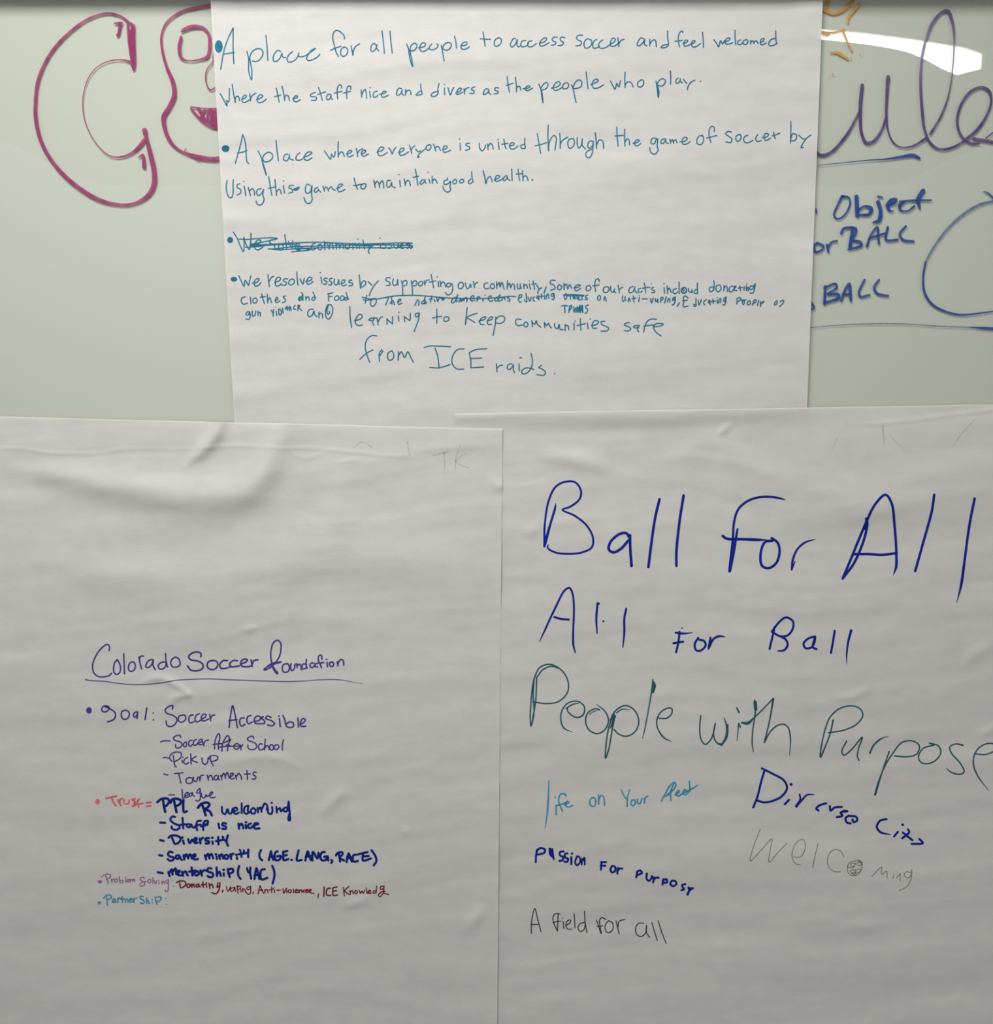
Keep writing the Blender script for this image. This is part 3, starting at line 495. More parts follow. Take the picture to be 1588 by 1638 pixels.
welcoming|15,235 20,285 45,300 65,255 80,295 100,290 110,250;118,275 150,262 148,245 125,245 118,280 140,298 165,285;190,205 190,290;240,225 216,240 213,285 233,298 256,280;250,225 245,270 258,285;290,245 272,262 278,292 305,292 312,262 295,245;330,245 335,285;335,260 355,240 365,280;365,262 395,205 415,225 410,260;420,245 425,290 450,298 462,270 458,235;.455,200;495,235 500,285;500,265 528,245 535,275 560,250;590,240 568,245 560,270 585,275 605,190 600,270;605,188 615,300;610,300,22 610,345,38
@top 320 20 320 teal 2.0
*•|o148,270,31,50
A|262,122 215,225 188,310 163,450;262,122 262,200 262,300 268,405;185,330 225,325 270,318
place|372,310 385,370 385,460 400,520 408,535 410,460 400,400 395,350 415,310 450,288 485,292 500,320 485,360 450,388 415,385;522,182 530,260 538,382;640,312 620,300 595,320 580,355 583,385 605,388 635,360 650,325 652,345 665,358 680,355;735,310 705,335 690,370 700,392 730,390 765,365 785,322 780,340 790,352 830,345 870,320 915,285 890,295 860,330 845,365 860,382 890,375 930,355 950,332
for|1145,210 1143,185 1115,155 1080,142 1060,160 1053,200 1065,260 1080,315 1098,350;1035,300 1080,280 1118,268;1145,275 1125,285 1115,310 1120,340 1140,348 1165,330 1172,300 1160,280 1140,272;1198,265 1205,300 1213,340 1215,310 1230,275 1265,248
all|1395,262 1385,245 1365,255 1355,285 1358,308 1375,308 1395,285 1405,255 1400,280 1418,305;1443,145 1455,240 1462,325;1507,148 1515,240 1525,322
Where|160,645 187,693 213,741 212,698 226,710 233,604;255,572 265,640 280,715 278,690 290,665 305,668 312,700;330,690 355,680 368,662 355,655 340,670 332,700 345,715 375,705 395,692;392,645 398,675 400,700;400,690 412,660 443,640;448,690 480,680 497,662 480,652 462,665 452,695 465,716 495,710 525,688
the|605,600 615,650 628,712;592,668 640,655;650,585 665,650 672,700 672,675 685,655 700,665 710,700;735,685 765,678 775,665 760,660 745,675 742,700 765,708 795,692
staff|915,635 895,640 875,655 880,668 905,668 925,675 918,695 885,697;940,595 955,640 970,697;932,652 965,640 995,630;1035,650 1015,650 1003,675 1010,693 1030,685 1040,655 1040,680 1052,690;1122,600 1122,580 1105,575 1090,600 1088,640 1092,687;1065,642 1095,632 1125,627;1195,610 1195,588 1178,583 1165,605 1163,640 1165,683;1138,640 1165,632 1195,625
nice|1278,615 1280,645 1282,672;1282,660 1295,625 1310,610 1318,640 1322,680;1345,625 1352,675;.1350,597;1405,625 1385,630 1372,655 1378,672 1400,668 1412,655;1425,650 1465,640 1478,628 1458,625 1440,650 1445,672 1470,668 1495,655
@top 620 20 320 teal 2.0
people|150,250 165,290 170,330 185,400 198,428 192,380 180,320 178,280 195,255 215,243 232,260 225,285 200,305 180,300;245,280 290,270 300,250 285,238 262,255 255,290 275,310 305,300 330,280;350,250 332,270 335,292 360,295 390,280 400,255 388,250;425,262 435,310 442,350 448,385;432,290 445,260 470,240 495,240 505,260 490,290 460,300 440,290;530,188 540,230 546,282;580,262 610,262 630,248 625,235 600,240 582,270 590,290 620,290 648,272
to|757,155 765,210 773,268;735,208 770,212 815,212;880,200 855,215 845,245 855,268 880,262 900,240 900,210 880,200
access|1015,210 1000,205 985,225 973,255 985,275 1010,255 1030,215 1025,250 1035,272 1060,262;1095,222 1070,225 1055,255 1065,272 1100,265 1118,245;1145,225 1120,230 1110,255 1118,272 1150,268 1180,245;1205,245 1245,232 1262,205 1250,200 1225,215 1205,245 1212,265 1240,262 1280,240;1345,195 1325,195 1305,210 1315,228 1335,235 1330,252 1300,260;1405,200 1380,195 1368,210 1378,228 1395,238 1385,258 1352,262
and|110,605 90,600 72,630 72,655 90,655 108,635 115,615 112,640 128,658;142,610 142,655;142,640 155,620 175,618 182,635 185,652;262,570 265,610 272,648 250,655 225,655 240,638 262,622
divers|407,565 398,610 400,640 385,660 355,668 345,660 355,640 385,628 402,630;450,598 452,652;.452,570;478,595 498,655 510,620 525,595;540,640 575,622 585,605 570,600 550,625 548,650 565,648 595,632;605,605 610,645;610,630 620,605 645,595;690,590 668,600 665,612 685,622 682,640 650,642
as|800,610 780,605 762,630 758,650 775,648 798,630 802,612 805,640 820,650;880,600 860,595 848,612 860,620 878,628 870,642 845,645
the|948,508 955,570 966,632;940,580 995,562;1013,515 1020,570 1022,628;1022,605 1035,585 1050,590 1055,615;1075,605 1110,600 1130,590 1120,580 1100,590 1092,612 1110,620 1148,600
people|1200,570 1215,610 1222,660 1232,718 1230,680 1222,620;1215,605 1235,570 1262,555 1272,575 1255,605 1225,615;1300,600 1345,590 1370,565 1355,548 1325,570 1312,600 1325,618 1360,610 1390,590;1410,558 1388,580 1395,605 1425,600 1437,572 1420,556;1460,575 1475,620 1485,670 1495,715;1470,600 1485,560 1515,535 1540,550 1535,585 1510,600 1480,605;1575,472 1582,540 1590,605;1613,572 1650,557 1672,540 1655,528 1632,543 1622,575 1634,600 1670,598 1712,575
@top 920 20 340 teal 2.0
soccer|55,170 25,170 8,188 20,205 45,218 40,242 5,250;90,195 70,215 65,245 75,265 100,262 120,238 120,208 90,195;160,200 140,215 130,245 135,265 165,262 180,248;205,205 180,225 175,255 195,268 230,260 258,240;258,238 290,220 298,198 280,192 265,215 265,250 290,252 320,232;318,190 326,255;325,235 340,210 365,200
and|510,195 490,190 470,215 462,245 475,250 505,225 520,200 515,235 535,250;555,200 557,250;558,235 575,210 595,205 603,225 605,255;690,137 690,190 695,245 670,262 642,262 650,248 690,238
feel|803,150 800,138 785,145 772,170 770,210 778,258;745,215 775,212 800,208;805,230 830,225 840,210 825,207 812,225 815,250 835,250 860,238;862,235 885,228 895,212 880,210 868,230 872,252 895,258 935,232;950,147 955,200 957,262
welcomed|1035,203 1055,230 1070,257 1085,210 1100,235 1115,208;1118,222 1150,205 1155,190 1135,192 1120,215 1125,235 1150,235 1175,225;1193,132 1193,190 1197,240;1235,205 1215,215 1212,235 1235,240 1250,225;1270,205 1255,215 1255,235 1275,238 1290,220 1285,205 1270,203;1310,208 1310,235;1312,225 1325,210 1335,232;1335,225 1350,210 1365,230;1380,225 1405,212 1410,195 1392,197 1382,220 1390,242 1425,228;1497,138 1498,190 1502,235;1492,192 1460,205 1445,230 1450,247 1480,245 1507,230
who|262,512 280,545 297,573 310,530 325,555 338,508;372,445 370,500 372,562;373,540 390,520 410,520 425,535 430,557;490,505 470,520 465,545 480,558 500,550 512,525 505,505 488,503
play.|603,512 610,560 615,600 620,635 625,600 618,560 612,540 625,510 650,495 672,505 668,530 645,550 620,545;710,438 713,490 712,535;770,490 755,500 750,520 760,530 780,515 785,495 785,515 800,525;808,500 832,530;893,505 860,525 840,560 838,577;.937,515
@top 340 190 320 teal 2.0
*•|o103,237,30,28
A|239,125 215,230 180,353;239,125 258,180 275,345 286,353;198,273 238,265 272,252
place|360,255 385,305 405,385 427,448 415,400 400,350 397,310 415,280 445,265 472,280 475,310 450,335 415,342 400,325;503,173 510,240 522,333;598,280 575,285 562,320 585,335 605,310 610,285 612,315 640,328;692,270 668,290 662,322 685,330 715,318;720,305 760,292 788,270 765,262 735,285 728,320 750,330 788,310
where|888,255 912,290 935,322 945,280 960,305 975,262;998,183 995,240 998,305;1000,285 1020,262 1035,270 1045,300;1062,280 1095,270 1105,255 1085,252 1068,275 1080,303 1118,288;1140,237 1148,270 1150,300;1150,275 1165,250 1190,238;1180,278 1205,270 1215,252 1195,250 1180,275 1195,297 1235,280
everyone|1305,265 1345,250 1360,230 1335,225 1312,255 1320,292 1350,290 1385,268;1398,230 1415,255 1425,280 1440,245 1455,228;1475,270 1510,255 1520,237 1500,232 1482,260 1490,290 1520,285 1555,262;1562,210 1575,255 1580,275;1575,250 1590,225 1605,215;1612,240 1632,262 1650,255;1685,240 1660,262 1635,285 1627,308 1640,300;1725,205 1700,215 1695,240 1715,250 1732,230 1730,208 1718,206;1752,200 1762,225 1770,255;1768,235 1780,218 1795,225 1808,250;1825,245 1850,240 1862,222 1842,215 1828,240 1835,265 1860,262 1888,250
using|115,490 108,530 115,590 132,625 150,625 162,590 162,510 165,485;215,515 195,525 195,545 220,560 222,590 195,605;250,535 258,570 262,610;.247,497;283,545 292,580 300,608;292,575 315,555 328,570 333,605;385,555 360,560 348,590 365,610 390,590 405,560 398,600 408,640 395,675 370,685 350,672 345,652
this|445,460 455,520 470,608;445,552 500,540;495,482 500,540 508,608;508,580 525,558 538,570 543,595;562,530 570,590;.563,493;640,530 615,530 605,548 630,560 635,580 605,590
*•~teal~3|645,560 660,555 685,545 665,565 650,562
game|775,530 750,520 735,560 745,590 775,580 785,540 788,530 785,600 790,640 775,668 755,672 735,655 725,625;835,545 812,555 808,580 825,582 840,560 845,570 858,582;875,535 888,575;885,560 900,540 915,560 920,575;920,560 940,540 955,560 972,568;985,555 1015,540 1032,522 1010,518 992,545 1000,578 1030,572 1050,560
to|1123,470 1135,520 1150,560;1118,530 1145,528 1175,520;1200,515 1180,525 1178,550 1195,558 1215,540 1215,518 1195,515
maintain|1280,490 1290,545;1288,520 1305,495 1320,515 1325,545;1325,520 1345,492 1355,510 1358,550;1410,490 1390,490 1382,525 1390,545 1410,535 1420,505 1425,535 1450,548;1485,490 1490,540;.1478,443;1522,480 1530,530;1530,515 1545,490 1560,495 1570,530;1608,400 1618,450 1628,525;1590,465 1635,455;1688,485 1665,485 1645,510 1655,520 1680,500 1685,495 1692,512;1718,480 1725,510;.1710,425;1742,455 1745,512;1745,495 1760,478 1770,485 1782,510
@top 640 190 320 teal 2.0
is|475,195 478,250;.470,160;550,195 525,198 522,212 548,222 550,240 520,250
united|628,195 632,235 650,255 670,235 678,208;693,200 697,245;698,222 715,195 732,210 738,240;778,185 785,243;.777,165;823,162 830,210 840,237;805,203 855,195;865,215 895,210 905,195 885,190 868,212 878,238 905,238 935,215;990,155 988,200 992,232 965,235 955,215 975,205 990,200
through|1088,118 1100,190 1115,275;1070,215 1115,205 1160,190;1175,50 1172,130 1178,255 1180,200 1195,160 1220,132 1238,150 1235,200 1228,248;1266,115 1270,180 1270,235 1270,205 1290,170 1330,145;1370,155 1340,165 1330,200 1345,235 1375,215 1382,175 1368,157;1405,150 1405,200 1415,232 1435,215 1445,160 1445,210 1470,240;1525,175 1500,180 1488,215 1500,235 1525,215 1532,180 1530,230 1520,285 1500,310 1478,300 1472,275 1490,255 1525,240;1547,112 1555,170 1558,235;1560,205 1580,168 1605,175 1615,235
good|375,468 375,485;370,485 348,495 350,520 375,518 400,495 395,540 400,565 378,582 350,568 338,535;435,482 420,492 420,512 438,515 450,498 440,480;490,480 473,490 475,508 492,508 505,495 498,480 485,480;567,420 570,465 578,500;560,478 545,492 540,510 555,515 578,500
health.|658,412 670,460 680,515 690,480 712,458 722,470 730,500;745,485 780,470 790,455 768,450 752,480 760,497 790,490 812,475;845,450 822,465 820,490 838,485 850,460 855,480 872,488;885,398 888,490;935,400 940,445 948,490;920,440 970,435;970,412 975,492;975,468 990,452 1005,460 1015,490;.1048,485~1.6
@top 950 170 360 teal 2.0
the|160,148 162,200 170,282;148,210 205,205;217,162 215,215 218,280;218,255 232,230 245,235 250,272;275,262 305,255 320,240 302,237 285,258 292,278 315,275 330,262
game|435,225 410,228 402,260 425,265 440,232 448,228 445,280 452,310 430,338 400,325 393,292;505,230 478,235 472,260 488,262 505,238 508,255 522,262;535,232 540,262;540,250 552,235 560,260;560,250 575,235 585,258;605,250 645,245 658,225 635,220 620,245 630,268 655,265 678,250
of|765,205 740,212 725,240 730,265 755,270 772,245 770,215 755,207;848,178 848,150 830,142 815,160 812,210 825,255;795,225 830,215 865,207
soccer|970,182 945,178 928,195 950,212 972,230 965,255 930,252;1030,198 1005,208 1000,235 1015,248 1035,230 1035,205 1022,198;1085,205 1065,212 1055,240 1072,258 1100,252 1120,240;1155,200 1140,225 1150,248 1180,242;1185,222 1220,215 1232,198 1210,192 1198,215 1210,242 1245,225;1268,182 1270,212 1280,228;1258,208 1285,200 1308,190
by|1388,108 1388,180 1385,260;1390,225 1400,195 1425,200 1428,225 1410,245 1388,238;1445,205 1475,230 1490,230;1530,203 1500,225 1475,260 1460,293 1475,290
@top 350 360 330 teal 2.0
*•|o87,115,23,24
We|112,55 140,100 165,160 188,205 195,150 192,95 210,150 235,188 245,130 247,62;275,150 310,140 322,118 300,115 280,140 278,180 300,192 340,168
solve|430,112 400,115 390,135 425,155 430,180 385,185;480,145 460,160 465,190 485,190 497,165 480,145;507,73 515,130 523,188;535,125 550,155 565,175 568,120;585,165 620,155 610,140 590,155 590,185 620,190 640,170
community|745,135 720,150 708,185 725,192 750,175;785,145 765,155 765,185 785,190 795,165 780,145;810,125 815,190;815,150 830,135 850,185 855,145 870,140 880,185;900,140 905,185;905,150 920,140 930,180 940,145 955,145 960,180;975,145 975,175 990,185 1005,170 1005,145;1030,140 1032,185;1032,155 1050,140 1062,180;1080,140 1082,180;.1070,108;1108,115 1115,150 1120,185;1095,150 1140,145;1145,150 1160,175;1188,155 1165,175 1150,200 1157,218
issues|1240,145 1245,178;.1240,100;1290,140 1265,145 1285,160 1280,178 1258,178;1330,140 1308,145 1325,160 1322,178 1300,178;1345,145 1350,170 1370,178 1380,145 1385,175;1400,165 1420,155 1410,145 1395,165 1410,180 1430,170;1465,145 1440,150 1465,165 1450,180;1488,140 1460,145 1490,165 1475,180
*strike-through|155,108 220,110 300,103 400,98 450,103 400,118 300,138 240,150 290,152 400,148 520,140 640,135 760,132 900,138 1050,145 1240,142 1400,137 1485,138;205,172 260,168 340,160 420,152 520,148 600,150;380,185 440,182 560,168 640,165 800,160 1000,155 1200,152 1400,155 1490,160;240,155 280,160 330,158 370,150;385,182 450,190 550,185 700,178 900,172 1200,175 1490,172;560,205 620,200 700,190 660,180 600,178;1030,150 1100,152 1180,155 1100,158 1040,156 1110,160 1180,160
@top 360 420 320 teal 2.0
*•|o70,132,26,20
We|108,105 130,150 150,188 160,140 185,180 195,140 205,105;215,165 255,155 270,130 248,130 230,160 240,187 265,180 285,160
resolve|340,97 345,150 352,190;350,150 365,120 385,108;395,155 430,145 440,122 415,118 398,150 405,185 430,182 445,165;495,130 470,130 462,145 485,158 480,178 450,178;535,130 512,140 505,170 525,178 548,160 545,135 530,130;568,73 572,130 578,180;595,130 618,170 628,125;640,150 680,140 688,120 665,118 648,150 655,172 680,165 698,150
issues|760,115 768,165;.755,80;810,125 788,125 785,140 808,152 800,170 780,172;850,125 832,128 828,145 848,158 840,178 820,175;868,130 865,165 880,178 895,165 900,135 905,175;922,170 948,155 950,138 932,140 922,170 935,185 962,175;1005,140 988,140 982,155 1012,165 1010,180 982,185
by|1063,98 1070,150 1075,205 1080,170 1100,145 1115,150 1112,175 1085,195 1075,190;1135,150 1165,180;1217,145 1185,180 1160,220 1145,262
supporting|1310,122 1285,120 1275,140 1305,158 1308,178 1280,182;1335,130 1330,160 1340,182 1360,175 1370,135 1372,180;1400,145 1408,190 1410,255;1405,175 1420,145 1440,145 1440,175 1415,185;1478,145 1485,200 1488,260;1482,175 1500,145 1520,150 1515,180 1492,185;1550,150 1535,165 1540,185 1560,182 1568,155 1555,148;1580,145 1585,180;1588,165 1600,140 1620,138;1635,95 1645,150 1655,200;1620,155 1670,145;1690,150 1695,190;.1683,115;1705,145 1712,190;1712,170 1728,152 1742,165 1750,192;1790,165 1765,165 1758,185 1775,195 1795,170 1800,170 1805,220 1785,252 1760,255 1748,235
clothes|160,272 135,280 127,305 145,330 178,322;200,275 205,328;240,280 222,290 225,320 245,318 255,295 240,280;290,250 300,290 312,325;280,275 320,270;335,250 338,320;340,300 355,280 368,318;395,305 420,290 410,275 398,300 405,318 435,305;480,265 460,272 475,290 480,305 455,318
and|600,270 585,280 585,300 600,300 612,280;605,238 615,250 618,300;618,255 595,285 590,300;640,270 642,300;642,285 660,270 668,300;698,235 710,265 712,295 690,298 690,280 718,275
food|820,245 822,305;815,250 855,240;820,272 848,268;885,265 870,275 872,298 892,298 905,280 890,262;930,262 915,275 920,300 938,295 945,275 928,262;960,238 972,290 950,298 952,278 982,288
the|1280,275 1335,265;1300,272 1275,335;1320,275 1325,330;1310,325 1330,300 1345,335;1368,315 1395,300 1390,288 1372,305 1378,332 1402,322
*strike-through|1088,275 1160,290 1230,285 1350,265 1500,260 1600,266 1700,275 1800,283 1900,285 2050,285 2150,280 2250,268 2305,270
gun|195,390 170,395 165,415 185,415 195,395 198,430 190,450 165,448;215,385 218,425 235,420 242,385;260,385 262,420;262,400 278,395 280,425
and|700,370 670,372 655,400 665,430 690,420 705,385 712,415 730,428;745,395 745,438;745,415 760,400 770,410 775,440;815,335 800,370 800,430 820,450 845,420 855,370 840,335 818,335;820,335 808,385 815,410 830,400 825,385
learning|990,350 992,430 1003,515;1028,460 1070,450 1090,425 1070,410 1040,440 1035,485 1060,500 1088,495;1195,440 1160,442 1140,455 1165,462;1180,445 1170,475 1180,498;1205,440 1215,495;1215,470 1235,435 1250,430;1285,445 1285,490;1285,450 1325,485;1330,430 1328,485;1375,425 1378,465;.1378,395;1422,430 1425,470;1425,432 1465,460;1470,405 1468,455;1535,400 1510,408 1515,432 1535,420 1540,400 1535,450 1500,547
@top 660 420 320 teal 2.0
some|1130,142 1100,140 1090,165 1120,180 1130,205 1095,220;1165,175 1150,190 1155,215 1175,212 1182,190 1165,177;1200,165 1202,215;1202,190 1220,170 1230,210 1245,175 1262,205;1280,200 1315,195 1330,180 1305,178 1285,200 1295,225 1335,205
of|1400,180 1378,192 1380,222 1400,222 1415,200 1400,180;1480,150 1475,130 1455,135 1445,170 1450,228;1430,185 1478,178
to|190,370 192,430 190,482;158,440 190,432 230,427;265,430 248,440 252,465 275,465 290,445 275,430 262,432
keep|432,358 425,420 418,492 425,450;512,402 470,415 430,438 460,455 492,475;525,465 570,450 580,432 555,435 530,465 540,490 565,492;590,465 630,448 635,432 612,435 592,470 600,492 625,490;660,430 655,490 638,577;660,450 690,425 725,430 728,460 700,482 665,480
communities|860,452 825,450 815,475 835,500 870,495;900,470 885,480 885,505 905,510 915,490 900,470;945,460 950,510;950,475 970,490 980,460 990,490 1015,512;1045,475 1048,515;1048,480 1065,500 1075,480 1085,500 1100,520;1125,485 1130,515 1150,525 1162,490 1170,530 1195,532;1210,490 1210,540;1210,500 1230,500 1240,535;1280,480 1280,535;.1290,465;1330,445 1335,538;1305,500 1368,485;1385,480 1392,525;.1410,448;1420,500 1460,490 1475,470 1445,460 1425,490 1430,520 1460,520;1525,465 1495,470 1500,490 1555,520 1545,540 1495,545
@top 960 420 320 teal 2.0
safe|232,478 205,480 190,495 225,510 242,525 225,542 190,540;312,500 280,500 262,510 285,520 305,508 295,535 305,550;445,450 400,450 370,470 352,510 345,553;345,505 390,498 425,495;425,510 470,505 500,490 470,482 435,490 422,515 440,550 482,583
@top 550 480 360 teal 2.0
from|232,253 200,250 165,275 150,320 160,380 182,440;112,418 160,375 205,352;268,350 250,375 250,432;255,390 275,360;340,358 315,370 308,405 320,425 345,415 352,385 338,358;385,365 382,425;382,400 405,365 428,405 450,365 470,400 490,440
ICE|565,335 600,325 680,325 752,330;643,340 660,390 672,480;605,475 670,478 750,455;848,345 800,350 765,400 765,450 795,485 845,487;885,375 895,430 895,478;885,370 930,350 1008,343;890,412 970,410;895,478 985,472
raids.|1075,450 1080,505;1080,480 1100,462 1118,460;1185,450 1160,455 1152,480 1168,490 1188,470 1195,455 1195,495 1205,512;1235,450 1238,500;1240,408 1252,406;1320,375 1330,430 1320,480 1290,515 1258,520 1255,500 1280,480 1310,480 1340,490;1395,460 1375,475 1395,485 1422,510 1410,530 1362,527;.1487,518

@top 360 430 160 teal 2.0
violence|730,655 755,700 765,750 762,700 772,645;808,675 822,742;.805,608~0.9;850,640 850,690 865,735 890,715 888,665 865,640 850,642;910,625 920,705;955,620 960,640 985,590 990,660 1000,620;1020,590 1022,660;1022,620 1035,605 1048,658;1110,580 1090,605 1095,645 1118,640;1160,575 1152,660;1155,585 1180,580 1178,605 1160,625;1180,630 1215,662
@top 500 430 160 teal 2.0
to|858,420 845,480 835,545;800,490 850,500 912,492;960,470 925,510 920,570 950,598 990,570 1012,510 1005,475 965,470
@top 650 430 160 teal 2.0
native|132,580 165,510 178,490 200,520 190,580;300,440 280,500 240,530 245,555 275,550 300,500 290,555 322,530;402,430 380,530;365,480 412,478;445,490 452,522;480,460 495,515 520,465;545,470 600,460 580,480 560,460 575,500 600,480
our|850,215 825,250 825,300 858,318 895,290 905,240 880,215 855,215;938,225 945,280 970,318 1000,285 1015,240 1025,295;1060,200 1070,250 1078,300;1075,270 1095,235 1128,212
americans|790,450 745,470 715,510 725,542 765,520 800,470 815,410 790,470 785,515 815,510;835,522 860,480 868,520 900,470 905,505 940,455 960,470 958,520;1015,480 1060,460 1070,430 1040,430 1018,470 1030,510 1080,500;1125,445 1120,515;1125,460 1150,440 1165,450 1150,475 1125,480;1212,480 1215,515;.1250,420~1;1300,470 1340,460 1345,430 1310,440 1300,480 1330,515 1375,500;1440,450 1405,470 1410,510 1450,500 1485,410 1450,470 1470,515 1500,500;1520,460 1515,500;1520,470 1555,440 1560,490;1625,440 1600,460 1640,480 1635,515 1605,500
@top 800 430 160 teal 2.0
community|-199,225 -249,235 -259,285 -234,318 -179,305;-119,230 -154,260 -149,305 -114,318 -89,280 -104,245 -119,232;-59,205 -54,310;-54,270 -14,215 -4,290 26,215 61,322;115,190 110,322;115,270 150,230 162,300 195,240 220,250 228,330;272,240 275,310 305,318 320,270 315,240 330,315;372,240 378,312;378,270 415,250 430,305;462,240 478,325;.458,190~0.9;520,190 535,260 545,325;505,245 575,235;580,262 615,320;655,300 610,335 595,390;728,290 695,382
educating|292,465 335,450 340,415 315,410 292,450 295,510 318,535 330,520;408,390 415,450 420,525 385,505 388,485;440,450 470,515 490,450;545,445 520,460 525,505 545,515;585,430 580,465 600,470 610,425 612,490;650,400 655,470;632,440 680,432;700,425 705,480;.698,400~0.8;730,425 735,475;735,440 755,395 775,470;850,390 815,400 812,430 835,440 852,400 855,470 835,490 820,475
others|1040,395 1015,430 1030,485 1055,460 1050,400;1108,405 1115,485;1155,415 1165,480 1180,440 1195,480;1215,420 1225,480 1250,440;1245,450 1248,495 1275,490;1295,420 1300,490;1300,440 1325,425;1390,415 1355,430 1350,450 1380,465 1378,490 1345,485;1000,415,20 1150,408,20 1325,420,20;1040,430,14 1200,428,16 1300,432,14
teams|972,590 1020,580 1062,588,24;1022,590,22 1026,695,20;1130,575 1100,610 1090,690,20;1095,590 1110,650 1135,600;1165,600,20 1170,685,20 1195,620,20;1200,690,22 1225,600,20 1235,690,24 1265,580,24 1270,690,26 1300,580,24 1310,690,24;1240,640,30 1300,650,30;1398,575 1360,590 1355,615 1385,640 1370,700 1345,705
@top 950 430 160 teal 2.0
on|82,425 60,440 62,490 85,500 102,465 98,430 82,425;155,500 172,440 180,460 195,515
our|200,285 155,300 150,360 185,380 230,350 240,310 215,285;265,280 268,350 300,375 325,320 318,345 345,385;382,260 390,310 400,380;395,340 420,310 458,292
acts|620,280 570,300 550,350 570,382 610,370 640,320 650,285 645,340 682,385;740,310 705,325 700,355 730,375 765,355;795,225 810,280 818,380;770,310 830,298 885,292;.912,240~1.1;945,295 915,310 925,335 960,350 955,380 915,375
include|1112,300 1118,390;1105,235 1118,235;1160,270 1168,390;1168,340 1195,305 1225,375;1310,315 1262,330 1255,380 1290,395 1328,365;1350,210 1352,390;1420,290,16 1385,330,22 1400,380,24 1450,380,26 1470,330,22 1440,295,20 1400,340,16;1440,330,18 1415,360,18;1500,310 1505,360 1540,375 1555,330 1560,380;1639,225 1642,390;1639,325 1605,338 1590,375 1610,395 1642,375
anti-vaping,|455,430 450,490 465,520 485,500 495,440 490,485 512,495;540,520 555,460 575,520;625,430 632,525;600,475 665,465;720,455 708,520;.718,425~0.9;765,475 845,478;895,470 910,540 940,465;975,475 980,520 1000,515 1010,480 1015,535;1060,460 1058,530;1060,460 1090,450 1095,480 1065,500;1145,445 1118,542;1165,530 1175,480 1195,470 1205,530;1285,450,20 1250,470,22 1250,500,24 1290,480,22;1292,450 1285,520 1260,570 1238,572;1355,540 1320,595
@top 950 430 160 teal 2.0
E|1495,465 1450,430 1420,450 1425,520 1415,602 1490,592;1405,505 1480,500
@top 1100 430 160 teal 2.0
ducating|130,475 128,540 125,595 95,590 95,565 135,575;165,500 175,575 205,520 215,490;295,490 255,520 255,560 270,572;340,495 325,525 345,550 350,500 355,572;395,480 405,548;375,520 440,510;465,495 470,550;.470,458~0.9;490,540 500,480 520,470 520,535;608,445 570,480 575,520 600,490 605,455 600,530 575,578 555,570
people|780,470 778,560;780,475 825,455 840,485 800,520;855,490 880,570,18 900,520 880,490 860,520 925,490;975,505 945,530 950,570 980,570 995,530 978,505;1045,505 1025,580;1050,500 1080,490 1085,520 1045,550;1125,505 1105,582;1150,520 1155,600;1155,560 1210,525 1185,520 1165,560
on|1415,500,16 1380,540 1375,575 1410,560 1415,510;1465,525 1515,495 1520,530 1455,602
donating|412,190 420,270 408,345;412,290 360,290 338,330 360,365 395,350 412,310;490,255 450,280 455,350 490,365 525,320 515,265 490,252;575,265 570,350;572,320 605,270 625,300 630,360;715,275 670,290 655,350 690,368 730,320 740,275 740,340 780,345;740,310 765,280 745,275;825,270 835,350;800,305 870,295;895,290 890,340;.935,240~1;925,270 930,350;930,320 955,290 960,352;1040,270 990,280 985,325 1020,325 1055,270 1070,235 1060,310 1030,385 990,385

'''
def spline(pts):
    P = np.array(pts, float)
    if len(P) == 2: 
        n = max(2, int(np.hypot(*(P[1, :2] - P[0, :2])) / 3) + 2)
        t = np.linspace(0, 1, n)[:, None]
        return P[0] * (1 - t) + P[1] * t
    out = []
    for i in range(len(P) - 1):
        p1, p2 = P[i], P[i + 1]
        p0 = P[i - 1] if i > 0 else p1 + (p1 - p2); p3 = P[i + 2] if i + 2 < len(P) else p2 + (p2 - p1)
        def kd(a, b): return max(math.hypot(a[0] - b[0], a[1] - b[1]) ** 0.5, 1e-4)
        t0 = 0; t1 = kd(p0, p1); t2 = t1 + kd(p1, p2); t3 = t2 + kd(p2, p3)
        n = max(2, int(math.hypot(p2[0] - p1[0], p2[1] - p1[1]) / 1.6) + 1)
        for t in np.linspace(t1, t2, n, endpoint=False):
            A1 = (t1 - t) / (t1 - t0) * p0 + (t - t0) / (t1 - t0) * p1
            A2 = (t2 - t) / (t2 - t1) * p1 + (t - t1) / (t2 - t1) * p2
            A3 = (t3 - t) / (t3 - t2) * p2 + (t - t2) / (t3 - t2) * p3
            B1 = (t2 - t) / (t2 - t0) * A1 + (t - t0) / (t2 - t0) * A2
            B2 = (t3 - t) / (t3 - t1) * A2 + (t - t1) / (t3 - t1) * A3
            out.append((t2 - t) / (t2 - t1) * B1 + (t - t1) / (t2 - t1) * B2)
    out.append(P[-1])
    return np.array(out)

